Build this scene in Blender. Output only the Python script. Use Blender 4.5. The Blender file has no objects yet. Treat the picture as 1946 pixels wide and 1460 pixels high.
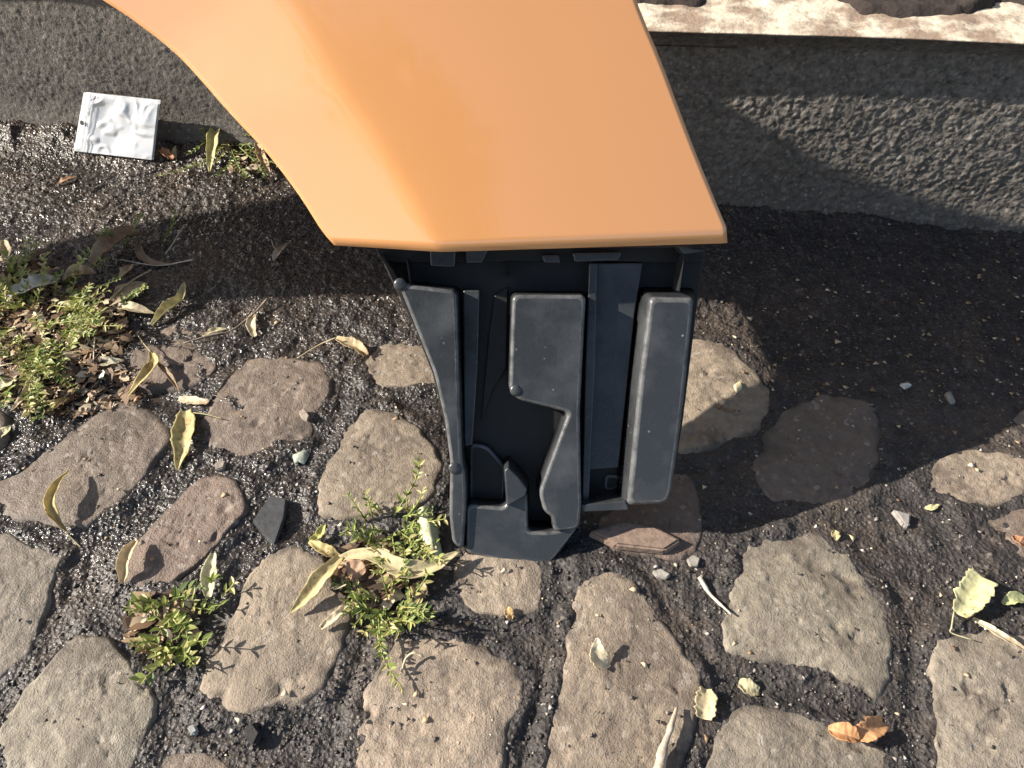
import bpy, bmesh, math, random
import numpy as np
from mathutils import Vector, Matrix
random.seed(7)
RNG = np.random.default_rng(11)

# ------------------------------------------------------------------ camera, sky, sun, exposure
scene = bpy.context.scene
C = scene.collection
FPX, PW, PH = 1470.0, 1946.0, 1460.0          # photograph size and focal length in pixels
PITCH, CAMH = math.radians(48.0), 0.62
cam_data = bpy.data.cameras.new('camera')
cam = bpy.data.objects.new('camera', cam_data)
C.objects.link(cam)
cam.location = (0, 0, CAMH)
cam.rotation_euler = (math.pi / 2 - PITCH, 0, 0)
cam_data.sensor_width = 36.0
cam_data.lens = 36.0 * FPX / PW
cam_data.clip_start = 0.01
cam_data.clip_end = 500.0
scene.camera = cam

SUN_EL, SUN_AZ = math.radians(29.5), math.radians(-0.5)      # light travels towards +X; SUN_AZ turns it away from the camera
sun_dir = Vector((-math.cos(SUN_EL) * math.cos(SUN_AZ), -math.cos(SUN_EL) * math.sin(SUN_AZ), math.sin(SUN_EL)))
world = bpy.data.worlds.new('World')
scene.world = world
world.use_nodes = True
wn = world.node_tree
sky = wn.nodes.new('ShaderNodeTexSky')
sky.sky_type = 'NISHITA'
sky.sun_disc = False
sky.sun_elevation = SUN_EL
sky.sun_rotation = math.atan2(sun_dir.x, sun_dir.y)
bg = wn.nodes['Background']
wn.links.new(sky.outputs[0], bg.inputs[0])
bg.inputs[1].default_value = 0.085
sd = bpy.data.lights.new('sun', 'SUN')
sd.energy = 5.0
sd.angle = math.radians(0.5)
sd.color = (1.0, 0.92, 0.80)
sun = bpy.data.objects.new('sun', sd)
C.objects.link(sun)
sun.location = (-3, 0, 3)
sun.rotation_euler = sun_dir.to_track_quat('Z', 'Y').to_euler()
vs = scene.view_settings
vs.view_transform = 'Standard'
vs.look = 'None'
vs.gamma = 1.0
vs.exposure = 1.06

# ------------------------------------------------------------------ pixel -> place
cp, sp = math.cos(PITCH), math.sin(PITCH)
EYE = np.array([0.0, 0.0, CAMH])
def ray(x, y):
    u = (x - PW / 2) / FPX
    v = -(y - PH / 2) / FPX
    return np.array([u, cp + v * sp, -sp + v * cp])
def on_plane(x, y, pt, n):
    d = ray(x, y)
    return EYE + d * (np.dot(np.asarray(pt) - EYE, n) / np.dot(d, n))
def G(x, y, z=0.0):
    return on_plane(x, y, (0, 0, z), np.array([0, 0, 1.0]))
def project(p):
    d = np.asarray(p) - EYE
    w = d[1] * cp - d[2] * sp
    return PW / 2 + FPX * d[0] / w, PH / 2 - FPX * (d[1] * sp + d[2] * cp) / w, w

KA, KB = G(0, 244), G(1946, 450)              # foot of the kerb face
KD = (KB - KA) / np.linalg.norm(KB - KA)      # along the kerb
KN = np.array([KD[1], -KD[0], 0.0])           # towards the street
def kerb_dist(X, Y):                          # distance in front of the kerb foot
    return (X - KA[0]) * KN[0] + (Y - KA[1]) * KN[1]

# ------------------------------------------------------------------ noise
TAB = RNG.random((256, 256))
def vnoise(x, y):
    xi = np.floor(x).astype(np.int64); yi = np.floor(y).astype(np.int64)
    fx = x - xi; fy = y - yi
    fx = fx * fx * (3 - 2 * fx); fy = fy * fy * (3 - 2 * fy)
    a = TAB[xi % 256, yi % 256]; b = TAB[(xi + 1) % 256, yi % 256]
    c = TAB[xi % 256, (yi + 1) % 256]; d = TAB[(xi + 1) % 256, (yi + 1) % 256]
    return (a + (b - a) * fx) * (1 - fy) + (c + (d - c) * fx) * fy - 0.5
def fbm(x, y, oct=4, gain=0.5):
    s = 0.0; a = 1.0
    for o in range(oct):
        s = s + a * vnoise(x * 2 ** o + 17.3 * o, y * 2 ** o + 9.1 * o)
        a *= gain
    return s
JX, JY, JH = RNG.random((256, 256)), RNG.random((256, 256)), RNG.random((256, 256))
def worley(x, y):
    xi = np.floor(x).astype(np.int64); yi = np.floor(y).astype(np.int64)
    best = np.full(np.shape(x), 9.0); hh = np.zeros(np.shape(x))
    for dx in (-1, 0, 1):
        for dy in (-1, 0, 1):
            cx = xi + dx; cy = yi + dy
            d = (cx + JX[cx % 256, cy % 256] - x) ** 2 + (cy + JY[cx % 256, cy % 256] - y) ** 2
            m = d < best
            best = np.where(m, d, best); hh = np.where(m, JH[cx % 256, cy % 256], hh)
    return np.sqrt(best), hh
def sstep(a, b, x):
    t = np.clip((x - a) / (b - a), 0, 1)
    return t * t * (3 - 2 * t)

# ------------------------------------------------------------------ mesh / object helpers
def link(name, me, mat=None, parent=None, smooth=True):
    o = bpy.data.objects.new(name, me)
    C.objects.link(o)
    if mat is not None:
        me.materials.append(mat)
    if parent is not None:
        o.parent = parent
    if smooth and len(me.polygons):
        me.polygons.foreach_set('use_smooth', [True] * len(me.polygons))
    return o
def mesh_np(name, verts, faces, attrs=None):
    me = bpy.data.meshes.new(name)
    verts = np.asarray(verts, dtype=np.float32).reshape(-1, 3)
    if isinstance(faces, np.ndarray):
        k = faces.shape[1]
        me.vertices.add(len(verts)); me.vertices.foreach_set('co', verts.ravel())
        me.loops.add(faces.size); me.loops.foreach_set('vertex_index', faces.ravel().astype(np.int32))
        me.polygons.add(len(faces))
        me.polygons.foreach_set('loop_start', np.arange(0, faces.size, k, dtype=np.int32))
        me.update(calc_edges=True)
    else:
        me.from_pydata([tuple(map(float, v)) for v in verts], [], faces)
        me.update()
    for k, a in (attrs or {}).items():
        at = me.attributes.new(k, 'FLOAT', 'POINT')
        at.data.foreach_set('value', np.asarray(a, dtype=np.float32).ravel())
    me.validate()
    return me
def grid_faces(nx, ny, wrap=False):
    i = np.arange(ny - 1)[:, None]; j = np.arange(nx if wrap else nx - 1)[None, :]
    a = i * nx + j; b = i * nx + (j + 1) % nx
    return np.stack([a, b, b + nx, a + nx], -1).reshape(-1, 4)
def tag(o, label, cat, group=None, kind=None):
    if label: o['label'] = label
    if cat: o['category'] = cat
    if group: o['group'] = group
    if kind: o['kind'] = kind
    return o
def empty(name, loc=(0, 0, 0)):
    o = bpy.data.objects.new(name, None)
    o.empty_display_size = 0.02
    C.objects.link(o)
    o.location = loc
    return o
def put_under(child, parent):                 # parent without moving (thing empties are only translated)
    child.parent = parent
    child.location = Vector(child.location) - Vector(parent.location)
    return child
def tube_np(path, radii, seg=6):
    path = np.asarray(path, float)
    n = len(path)
    T = np.gradient(path, axis=0)
    T /= np.linalg.norm(T, axis=1)[:, None] + 1e-12
    ref = np.array([0.31, 0.22, 0.92])
    A = np.cross(T, ref); A /= np.linalg.norm(A, axis=1)[:, None] + 1e-12
    B = np.cross(T, A)
    th = np.linspace(0, 2 * math.pi, seg, endpoint=False)
    r = np.broadcast_to(np.asarray(radii, float), (n,))
    V = path[:, None, :] + r[:, None, None] * (np.cos(th)[None, :, None] * A[:, None, :] + np.sin(th)[None, :, None] * B[:, None, :])
    V = V.reshape(-1, 3)
    F = [tuple(f) for f in grid_faces(seg, n, True)]
    F.append(tuple(range(seg))[::-1]); F.append(tuple(range((n - 1) * seg, n * seg)))
    return V, F
def catmull(P, n):
    P = np.asarray(P, float)
    Q = np.vstack([2 * P[0] - P[1], P, 2 * P[-1] - P[-2]])
    out = []
    m = len(P) - 1
    for k in np.linspace(0, m, n):
        i = min(int(k), m - 1); t = k - i
        a, b, c, d = Q[i], Q[i + 1], Q[i + 2], Q[i + 3]
        out.append(0.5 * (2 * b + (c - a) * t + (2 * a - 5 * b + 4 * c - d) * t * t + (3 * b - a - 3 * c + d) * t ** 3))
    return np.array(out)

# ------------------------------------------------------------------ materials
class NT:
    def __init__(s, name):
        s.m = bpy.data.materials.new(name); s.m.use_nodes = True
        s.t = s.m.node_tree; s.n = s.t.nodes
        s.p = s.n['Principled BSDF']; s.out = s.n['Material Output']
        s.co = s.n.new('ShaderNodeTexCoord')
    def L(s, a, b): s.t.links.new(a, b)
    def noise(s, scale, detail=4, rough=0.55, dist=0.0, vec=None):
        n = s.n.new('ShaderNodeTexNoise')
        n.inputs['Scale'].default_value = scale; n.inputs['Detail'].default_value = detail
        n.inputs['Roughness'].default_value = rough; n.inputs['Distortion'].default_value = dist
        s.L(vec or s.co.outputs['Object'], n.inputs['Vector'])
        return n.outputs['Fac']
    def voro(s, scale, feat='F1', out='Distance', rand=1.0):
        n = s.n.new('ShaderNodeTexVoronoi'); n.feature = feat
        n.inputs['Scale'].default_value = scale; n.inputs['Randomness'].default_value = rand
        s.L(s.co.outputs['Object'], n.inputs['Vector'])
        return n.outputs[out]
    def ramp(s, fac, stops, interp='LINEAR'):
        r = s.n.new('ShaderNodeValToRGB'); r.color_ramp.interpolation = interp
        e = r.color_ramp.elements
        while len(e) < len(stops): e.new(0.5)
        for k, (p, c) in enumerate(stops):
            e[k].position = p
            e[k].color = (c, c, c, 1) if isinstance(c, (int, float)) else (*c, 1)
        s.L(fac, r.inputs[0])
        return r.outputs[0]
    def mix(s, fac, a, b, mode='MIX'):
        m = s.n.new('ShaderNodeMix'); m.data_type = 'RGBA'; m.blend_type = mode
        for v, i in ((fac, 0), (a, 6), (b, 7)):
            if isinstance(v, (int, float)): m.inputs[i].default_value = v if i == 0 else (v, v, v, 1)
            elif isinstance(v, tuple): m.inputs[i].default_value = (*v, 1)
            else: s.L(v, m.inputs[i])
        return m.outputs[2]
    def math(s, op, a, b=None):
        m = s.n.new('ShaderNodeMath'); m.operation = op
        for k, v in enumerate((a, b)):
            if v is None: continue
            if isinstance(v, (int, float)): m.inputs[k].default_value = v
            else: s.L(v, m.inputs[k])
        return m.outputs[0]
    def attr(s, name, out='Fac'):
        a = s.n.new('ShaderNodeAttribute'); a.attribute_name = name
        return a.outputs[out]
    def objcol(s):
        return s.n.new('ShaderNodeObjectInfo').outputs['Color']
    def bump(s, h, dist, strength=1.0, prev=None):
        b = s.n.new('ShaderNodeBump'); b.inputs['Strength'].default_value = strength
        b.inputs['Distance'].default_value = dist
        s.L(h, b.inputs['Height'])
        if prev is not None: s.L(prev, b.inputs['Normal'])
        return b.outputs[0]
    def set(s, **k):
        for key, v in k.items():
            i = s.p.inputs[key.replace('_', ' ')]
            if isinstance(v, (int, float)): i.default_value = v
            elif isinstance(v, tuple): i.default_value = (*v, 1) if len(v) == 3 else v
            else: s.L(v, i)
        return s.m

def m_ground():
    t = NT('street_dirt')
    big = t.noise(7, 5, 0.6); mid = t.noise(60, 5, 0.65); fine = t.noise(420, 3, 0.6)
    asp = t.attr('asphalt'); wet = t.attr('wet')
    mud = t.mix(t.ramp(mid, [(0.3, 0.0), (0.7, 1.0)]), (0.017, 0.0145, 0.0145), (0.056, 0.048, 0.045))
    tar = t.mix(t.ramp(mid, [(0.3, 0.0), (0.7, 1.0)]), (0.019, 0.015, 0.0135), (0.058, 0.045, 0.038))
    col = t.mix(asp, mud, tar)
    brown = t.ramp(t.noise(11, 4, 0.6), [(0.5, 0.0), (0.68, 1.0)])
    col = t.mix(t.math('MULTIPLY', brown, 0.5), col, (0.10, 0.072, 0.052))
    spk = t.ramp(t.voro(330, 'F1', 'Color'), [(0.80, 0.0), (0.92, 1.0)])
    col = t.mix(t.math('MULTIPLY', spk, 0.55), col, (0.19, 0.165, 0.145))
    rgh = t.math('SUBTRACT', t.ramp(fine, [(0.3, 0.5), (0.7, 0.95)]), t.math('MULTIPLY', wet, 0.52))
    n1 = t.bump(mid, 0.004, 0.6)
    n2 = t.bump(t.voro(260, 'F1', 'Distance'), 0.0016, 0.9, n1)
    n3 = t.bump(fine, 0.0012, 0.9, n2)
    return t.set(Base_Color=col, Roughness=rgh, Normal=n3, Specular_IOR_Level=0.5)
def m_stone():
    t = NT('cobble_stone')
    oc = t.objcol()
    n1 = t.noise(26, 6, 0.65); n2 = t.noise(150, 5, 0.7); n3 = t.noise(640, 3, 0.6)
    v = t.ramp(n2, [(0.25, 0.55), (0.5, 1.0), (0.78, 1.35)])
    col = t.mix(1.0, oc, v, 'MULTIPLY')
    col = t.mix(t.math('MULTIPLY', t.ramp(n1, [(0.42, 0.0), (0.7, 1.0)]), 0.45), col, (0.135, 0.105, 0.085))
    film = t.ramp(t.noise(13, 6, 0.68, 0.5), [(0.54, 0.0), (0.60, 1.0)])
    col = t.mix(t.math('MULTIPLY', film, 0.55), col, (0.095, 0.074, 0.058))
    cry = t.ramp(t.voro(230, 'F1', 'Color'), [(0.78, 0.0), (0.95, 1.0)])
    col = t.mix(t.math('MULTIPLY', cry, 0.35), col, (0.52, 0.47, 0.41))
    pit = t.math('MULTIPLY', t.ramp(t.noise(260, 2, 0.5, 0.6), [(0.27, 1.0), (0.33, 0.0)]), t.ramp(t.noise(17, 3, 0.6), [(0.45, 0.0), (0.6, 1.0)]))
    col = t.mix(t.math('MULTIPLY', pit, 0.8), col, (0.05, 0.04, 0.035))
    e = t.math('ADD', t.attr('edge'), t.math('MULTIPLY', t.math('SUBTRACT', n1, 0.5), 0.9))
    e = t.ramp(e, [(0.86, 0.0), (1.04, 1.0)])
    col = t.mix(t.math('MULTIPLY', e, 0.75), col, (0.065, 0.052, 0.045))
    b = t.bump(n2, 0.003, 0.55)
    b = t.bump(t.math('SUBTRACT', n3, t.math('MULTIPLY', pit, 0.7)), 0.0012, 0.8, b)
    rgh = t.math('SUBTRACT', t.ramp(n2, [(0.3, 0.6), (0.7, 0.9)]), t.math('MULTIPLY', t.attr('wet'), 0.25))
    return t.set(Base_Color=col, Roughness=rgh, Normal=b, Specular_IOR_Level=0.45)
def m_kerb():
    t = NT('rough_concrete')
    n1 = t.noise(18, 5, 0.6); n2 = t.noise(120, 5, 0.7); n3 = t.noise(500, 3, 0.6)
    col = t.mix(t.ramp(n2, [(0.3, 0.0), (0.72, 1.0)]), (0.042, 0.038, 0.035), (0.26, 0.235, 0.21))
    col = t.mix(t.math('MULTIPLY', t.ramp(n1, [(0.45, 0.0), (0.7, 1.0)]), 0.5), col, (0.085, 0.075, 0.066))
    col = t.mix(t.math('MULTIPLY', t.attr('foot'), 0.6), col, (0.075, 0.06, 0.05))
    spk = t.ramp(t.voro(280, 'F1', 'Color'), [(0.7, 0.0), (0.95, 1.0)])
    col = t.mix(t.math('MULTIPLY', spk, 0.5), col, (0.36, 0.33, 0.30))
    b = t.bump(n2, 0.002, 0.5); b = t.bump(n3, 0.0012, 0.9, b)
    return t.set(Base_Color=col, Roughness=0.7, Normal=b)
def m_ledge():
    t = NT('pale_sandstone')
    n1 = t.noise(22, 6, 0.65); n2 = t.noise(170, 5, 0.7)
    col = t.mix(t.ramp(n1, [(0.42, 0.0), (0.58, 1.0)]), (0.62, 0.55, 0.44), (0.27, 0.20, 0.15))
    col = t.mix(t.ramp(n2, [(0.55, 0.0), (0.75, 0.6)]), col, (0.2, 0.15, 0.12))
    return t.set(Base_Color=col, Roughness=0.85, Normal=t.bump(t.noise(140, 5, 0.7), 0.003, 0.8))
def m_soil():
    t = NT('dark_soil')
    n = t.noise(90, 6, 0.7)
    col = t.mix(n, (0.014, 0.010, 0.009), (0.05, 0.035, 0.03))
    return t.set(Base_Color=col, Roughness=0.9, Normal=t.bump(n, 0.006, 0.9))
def m_paint():
    t = NT('orange_car_paint')
    fl = t.noise(1500, 2, 0.5)
    col = t.mix(t.math('MULTIPLY', fl, 0.10), (0.72, 0.330, 0.118), (0.74, 0.36, 0.145))
    spk = t.math('MULTIPLY', t.ramp(t.voro(55, 'F1', 'Distance'), [(0.030, 1.0), (0.045, 0.0)]), t.ramp(t.noise(9, 2, 0.5), [(0.5, 0.0), (0.6, 0.8)]))
    col = t.mix(spk, col, (0.5, 0.36, 0.25))
    o = t.bump(t.noise(140, 2, 0.4), 0.0001, 0.12)
    dust = t.noise(30, 5, 0.6)
    return t.set(Base_Color=col, Roughness=t.ramp(dust, [(0.3, 0.34), (0.75, 0.44)]), Metallic=0.0, Coat_Weight=1.0,
                 Coat_Roughness=t.ramp(dust, [(0.3, 0.05), (0.75, 0.10)]), Coat_IOR=1.9, Coat_Normal=o)
def m_plastic():
    t = NT('black_plastic')
    n1 = t.noise(22, 5, 0.6); n2 = t.noise(340, 3, 0.6)
    col = t.mix(t.ramp(n1, [(0.45, 0.0), (0.75, 1.0)]), (0.034, 0.037, 0.041), (0.074, 0.078, 0.084))
    col = t.mix(t.ramp(t.voro(85, 'F1', 'Distance'), [(0.05, 0.9), (0.11, 0.0)]),
                col, t.mix(t.ramp(t.noise(35, 3, 0.6), [(0.52, 0.0), (0.62, 1.0)]), col, (0.35, 0.34, 0.33)))
    col = t.mix(t.math('MULTIPLY', t.ramp(t.noise(60, 6, 0.75), [(0.55, 0.0), (0.8, 1.0)]), 0.25), col, (0.13, 0.12, 0.12))
    return t.set(Base_Color=col, Roughness=t.ramp(n1, [(0.3, 0.22), (0.7, 0.36)]), Normal=t.bump(n2, 0.0006, 0.35))
def m_edge_highlight():  # paler rounded edges: sun highlight painted into the plastic colour
    t = NT('highlight_plastic_edge')
    n = t.noise(70, 5, 0.7)
    col = t.mix(t.ramp(n, [(0.3, 0.0), (0.7, 1.0)]), (0.035, 0.037, 0.040), (0.15, 0.15, 0.15))
    return t.set(Base_Color=col, Roughness=0.3, Normal=t.bump(t.noise(300, 3, 0.6), 0.0006, 0.4))
def m_leaf(name, trans=0.35):                  # colour comes from the object colour
    t = NT(name)
    oc = t.objcol()
    n = t.noise(160, 4, 0.6); n2 = t.noise(45, 4, 0.6)
    col = t.mix(1.0, oc, t.ramp(n, [(0.3, 0.72), (0.7, 1.15)]), 'MULTIPLY')
    col = t.mix(t.math('MULTIPLY', t.ramp(n2, [(0.56, 0.0), (0.66, 1.0)]), 0.6), col, t.mix(1.0, oc, (0.45, 0.28, 0.16), 'MULTIPLY'))
    ac = t.attr('across')
    col = t.mix(t.math('MULTIPLY', t.ramp(ac, [(0.0, 1.0), (0.14, 0.0)]), 0.5), col, t.mix(0.5, oc, (0.8, 0.72, 0.5)))
    col = t.mix(t.math('MULTIPLY', t.ramp(t.math('ADD', ac, t.math('MULTIPLY', n2, 0.6)), [(1.0, 0.0), (1.3, 1.0)]), 0.65), col, t.mix(1.0, oc, (0.5, 0.3, 0.16), 'MULTIPLY'))
    vs_ = t.n.new('ShaderNodeTexWave'); vs_.inputs['Scale'].default_value = 14.0; vs_.inputs['Distortion'].default_value = 3.0
    cmb = t.n.new('ShaderNodeCombineXYZ'); t.L(t.math('ADD', t.attr('along'), t.math('MULTIPLY', ac, 0.12)), cmb.inputs[0]); t.L(cmb.outputs[0], vs_.inputs['Vector'])
    col = t.mix(t.math('MULTIPLY', t.ramp(vs_.outputs['Fac'], [(0.75, 0.0), (0.95, 1.0)]), 0.22), col, t.mix(1.0, oc, (0.6, 0.45, 0.3), 'MULTIPLY'))
    spot = t.ramp(t.voro(170, 'F1', 'Distance'), [(0.10, 1.0), (0.16, 0.0)])
    col = t.mix(t.math('MULTIPLY', spot, t.ramp(n2, [(0.45, 0.0), (0.55, 0.9)])), col, (0.035, 0.02, 0.012))
    m = t.set(Base_Color=col, Roughness=0.6, Normal=t.bump(n, 0.0012, 0.6))
    tr = t.n.new('ShaderNodeBsdfTranslucent'); t.L(col, tr.inputs[0])
    mx = t.n.new('ShaderNodeMixShader'); mx.inputs[0].default_value = trans
    t.L(t.p.outputs[0], mx.inputs[1]); t.L(tr.outputs[0], mx.inputs[2]); t.L(mx.outputs[0], t.out.inputs[0])
    return m
def m_green():
    t = NT('weed_green')
    a = t.attr('tint')
    col = t.ramp(a, [(0.0, (0.05, 0.08, 0.028)), (0.4, (0.13, 0.19, 0.05)), (0.8, (0.32, 0.37, 0.10)), (1.0, (0.48, 0.42, 0.18))])
    m = t.set(Base_Color=col, Roughness=0.5)
    tr = t.n.new('ShaderNodeBsdfTranslucent'); t.L(col, tr.inputs[0])
    mx = t.n.new('ShaderNodeMixShader'); mx.inputs[0].default_value = 0.3
    t.L(t.p.outputs[0], mx.inputs[1]); t.L(tr.outputs[0], mx.inputs[2]); t.L(mx.outputs[0], t.out.inputs[0])
    return m
def m_plain(name, c, r=0.7, bump=0.0):
    t = NT(name)
    n = t.noise(120, 4, 0.6)
    col = t.mix(1.0, c, t.ramp(n, [(0.3, 0.7), (0.7, 1.2)]), 'MULTIPLY')
    if bump: t.set(Normal=t.bump(n, bump, 0.7))
    return t.set(Base_Color=col, Roughness=r)
def m_obj(name, r=0.75):
    t = NT(name)
    n = t.noise(190, 5, 0.65)
    col = t.mix(1.0, t.objcol(), t.ramp(n, [(0.3, 0.6), (0.7, 1.25)]), 'MULTIPLY')
    return t.set(Base_Color=col, Roughness=r, Normal=t.bump(n, 0.0015, 0.6))
def m_film():
    t = NT('clear_film')
    tr = t.n.new('ShaderNodeBsdfTransparent'); tr.inputs[0].default_value = (0.93, 0.95, 0.98, 1)
    gl = t.n.new('ShaderNodeBsdfGlossy'); gl.inputs['Roughness'].default_value = 0.36
    df = t.n.new('ShaderNodeBsdfDiffuse'); df.inputs[0].default_value = (0.93, 0.94, 0.96, 1)
    fr = t.n.new('ShaderNodeFresnel'); fr.inputs[0].default_value = 1.5
    b = t.bump(t.noise(30, 2, 0.5, 1.0), 0.004, 0.25)
    for k in (gl, fr): t.L(b, k.inputs['Normal'])
    m1 = t.n.new('ShaderNodeMixShader'); m1.inputs[0].default_value = 0.66
    t.L(tr.outputs[0], m1.inputs[1]); t.L(df.outputs[0], m1.inputs[2])
    m2 = t.n.new('ShaderNodeMixShader')
    t.L(t.math('ADD', fr.outputs[0], 0.22), m2.inputs[0])
    t.L(m1.outputs[0], m2.inputs[1]); t.L(gl.outputs[0], m2.inputs[2])
    t.L(m2.outputs[0], t.out.inputs[0])
    return t.m
def m_water():
    t = NT('puddle_water')
    return t.set(Base_Color=(0.045, 0.036, 0.032), Roughness=0.03, Specular_IOR_Level=0.6, Normal=t.bump(t.noise(40, 2, 0.5), 0.001, 0.15))
def m_grit():
    t = NT('grit')
    col = t.ramp(t.attr('tint'), [(0.0, (0.03, 0.027, 0.025)), (0.55, (0.10, 0.085, 0.075)), (0.85, (0.22, 0.19, 0.165)), (1.0, (0.55, 0.52, 0.47))])
    return t.set(Base_Color=col, Roughness=0.45)
def m_litter():
    t = NT('leaf_crumbs')
    col = t.ramp(t.attr('tint'), [(0.0, (0.05, 0.03, 0.02)), (0.4, (0.19, 0.11, 0.06)), (0.75, (0.42, 0.30, 0.18)), (1.0, (0.7, 0.6, 0.42))])
    return t.set(Base_Color=col, Roughness=0.7)

M = dict(ground=m_ground(), stone=m_stone(), kerb=m_kerb(), ledge=m_ledge(), soil=m_soil(), paint=m_paint(), plastic=m_plastic(),
         leaf=m_leaf('dry_leaf'), edge_highlight=m_edge_highlight(), inner=m_plain('recess_shade_plastic', (0.010, 0.0095, 0.0095), 0.62), green=m_green(), film=m_film(), water=m_water(), grit=m_grit(), litter=m_litter(),  # inner plastic: near-black colour stands in for shade in the recesses
         obj=m_obj('small_debris'), shard=m_plain('slate_shard', (0.05, 0.052, 0.055), 0.45, 0.001), paper=m_plain('white_card', (0.85, 0.85, 0.84), 0.6),
         zipm=m_plain('zip_plastic', (0.6, 0.62, 0.66), 0.25), wall=m_plain('old_plaster', (0.45, 0.41, 0.36), 0.9, 0.004))

# ------------------------------------------------------------------ cobblestones traced on the ground (photograph pixels)
BEIGE, BROWN, RED, GREY = (0.275, 0.222, 0.165), (0.185, 0.142, 0.110), (0.185, 0.130, 0.104), (0.245, 0.210, 0.165)
STONES = [
 (BROWN, .6, .007, [(237,700),(250,662),(290,647),(350,642),(395,648),(413,668),(408,700),(380,730),(320,738),(262,732)]),
 (BROWN, .6, .006, [(288,636),(335,604),(385,592),(425,600),(436,630),(410,640),(340,640)]),
 (BROWN, .6, .010, [(455,692),(520,678),(598,684),(632,706),(625,745),(602,790),(588,832),(540,850),(470,864),(402,850),(383,805),(410,748)]),
 (BROWN, .7, .010, [(205,770),(258,764),(308,788),(324,830),(292,880),(244,932),(200,974),(140,1000),(60,992),(0,965),(-60,930),(20,900),(110,832)]),
 (BEIGE, .3, .012, [(694,768),(760,788),(812,830),(838,882),(832,930),(792,962),(720,986),(650,986),(604,960),(610,900),(640,842),(668,792)]),
 (BEIGE, .2, .009, [(745,622),(800,628),(850,650),(880,690),(870,724),(800,730),(720,732),(680,708),(702,662)]),
 (RED, .7, .009, [(380,905),(428,903),(468,930),(462,980),(412,1030),(370,1070),(312,1110),(252,1112),(224,1086),(248,1036),(298,985),(340,940)]),
 (GREY, .3, .010, [(-150,1040),(-60,1010),(10,1012),(64,1040),(118,1052),(102,1082),(92,1130),(72,1184),(46,1244),(0,1290),(-100,1300),(-180,1200)]),
 (GREY, .15, .012, [(150,1203),(200,1214),(250,1264),(290,1320),(286,1362),(262,1430),(236,1490),(180,1540),(60,1540),(12,1450),(0,1380),(42,1320),(100,1258)]),
 (BEIGE, .1, .012, [(508,1052),(560,1044),(602,1060),(642,1092),(666,1160),(655,1222),(620,1298),(560,1330),(480,1348),(418,1345),(374,1310),(398,1252),(438,1182),(470,1102)]),
 (BEIGE, .1, .012, [(752,1206),(830,1204),(922,1226),(982,1266),(998,1300),(986,1336),(970,1376),(955,1450),(935,1530),(810,1560),(700,1530),(672,1450),(680,1390),(698,1320),(724,1250)]),
 (BEIGE, .2, .008, [(866,1060),(900,1030),(960,1020),(1020,1040),(1034,1090),(1030,1135),(1012,1162),(955,1168),(896,1155),(866,1118)]),
 (BEIGE, .1, .012, [(1104,1086),(1168,1078),(1212,1110),(1252,1180),(1302,1240),(1332,1290),(1328,1340),(1310,1400),(1288,1480),(1240,1560),(1080,1560),(1034,1500),(1034,1440),(1058,1330),(1078,1240),(1090,1150)]),
 (GREY, .1, .012, [(1418,1034),(1500,1004),(1572,1008),(1604,1042),(1644,1092),(1682,1150),(1692,1230),(1678,1328),(1620,1302),(1560,1268),(1500,1266),(1436,1252),(1384,1232),(1374,1196),(1390,1130),(1400,1080)]),
 (GREY, .1, .011, [(1388,1352),(1440,1338),(1502,1350),(1562,1374),(1642,1394),(1692,1420),(1704,1470),(1680,1560),(1400,1590),(1336,1520),(1344,1440),(1368,1390)]),
 (GREY, .1, .012, [(1782,1214),(1850,1198),(1950,1190),(2060,1210),(2080,1340),(2060,1500),(1930,1580),(1812,1560),(1776,1440),(1788,1360),(1770,1290)]),
 (BEIGE, .1, .008, [(1778,872),(1830,850),(1900,858),(1970,880),(1975,930),(1922,952),(1868,966),(1800,952),(1756,925)]),
 (BROWN, .3, .008, [(1476,792),(1540,754),(1622,748),(1666,780),(1678,832),(1662,900),(1640,945),(1580,962),(1500,952),(1440,932),(1438,880),(1456,830)]),
 (BEIGE, .3, .010, [(1300,640),(1370,648),(1432,694),(1470,750),(1466,792),(1440,815),(1380,838),(1290,860),(1220,840),(1190,760),(1220,670)]),
 (RED, .3, .007, [(1132,990),(1180,940),(1250,900),(1302,884),(1328,930),(1338,1030),(1296,1062),(1220,1052),(1160,1040)]),
 (BROWN, .3, .006, [(1850,985),(1930,955),(2020,960),(2040,1060),(1960,1098),(1890,1080),(1846,1040)]),
 (BROWN, .3, .006, [(940,660),(1040,640),(1140,660),(1170,740),(1130,840),(1030,870),(940,830),(915,740)]),
 (BROWN, .3, .006, [(900,900),(980,890),(1080,900),(1110,960),(1050,1010),(940,1000),(890,960)]),
 (BROWN, .4, .006, [(310,1430),(380,1425),(440,1450),(450,1540),(340,1560),(290,1500)]),
 (GREY, .3, .008, [(470,1500),(560,1480),(640,1520),(620,1600),(500,1620),(450,1560)]),
 (GREY, .3, .008, [(1965,760),(2060,745),(2110,800),(2040,850),(1960,830),(1925,795)]),
]
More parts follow.
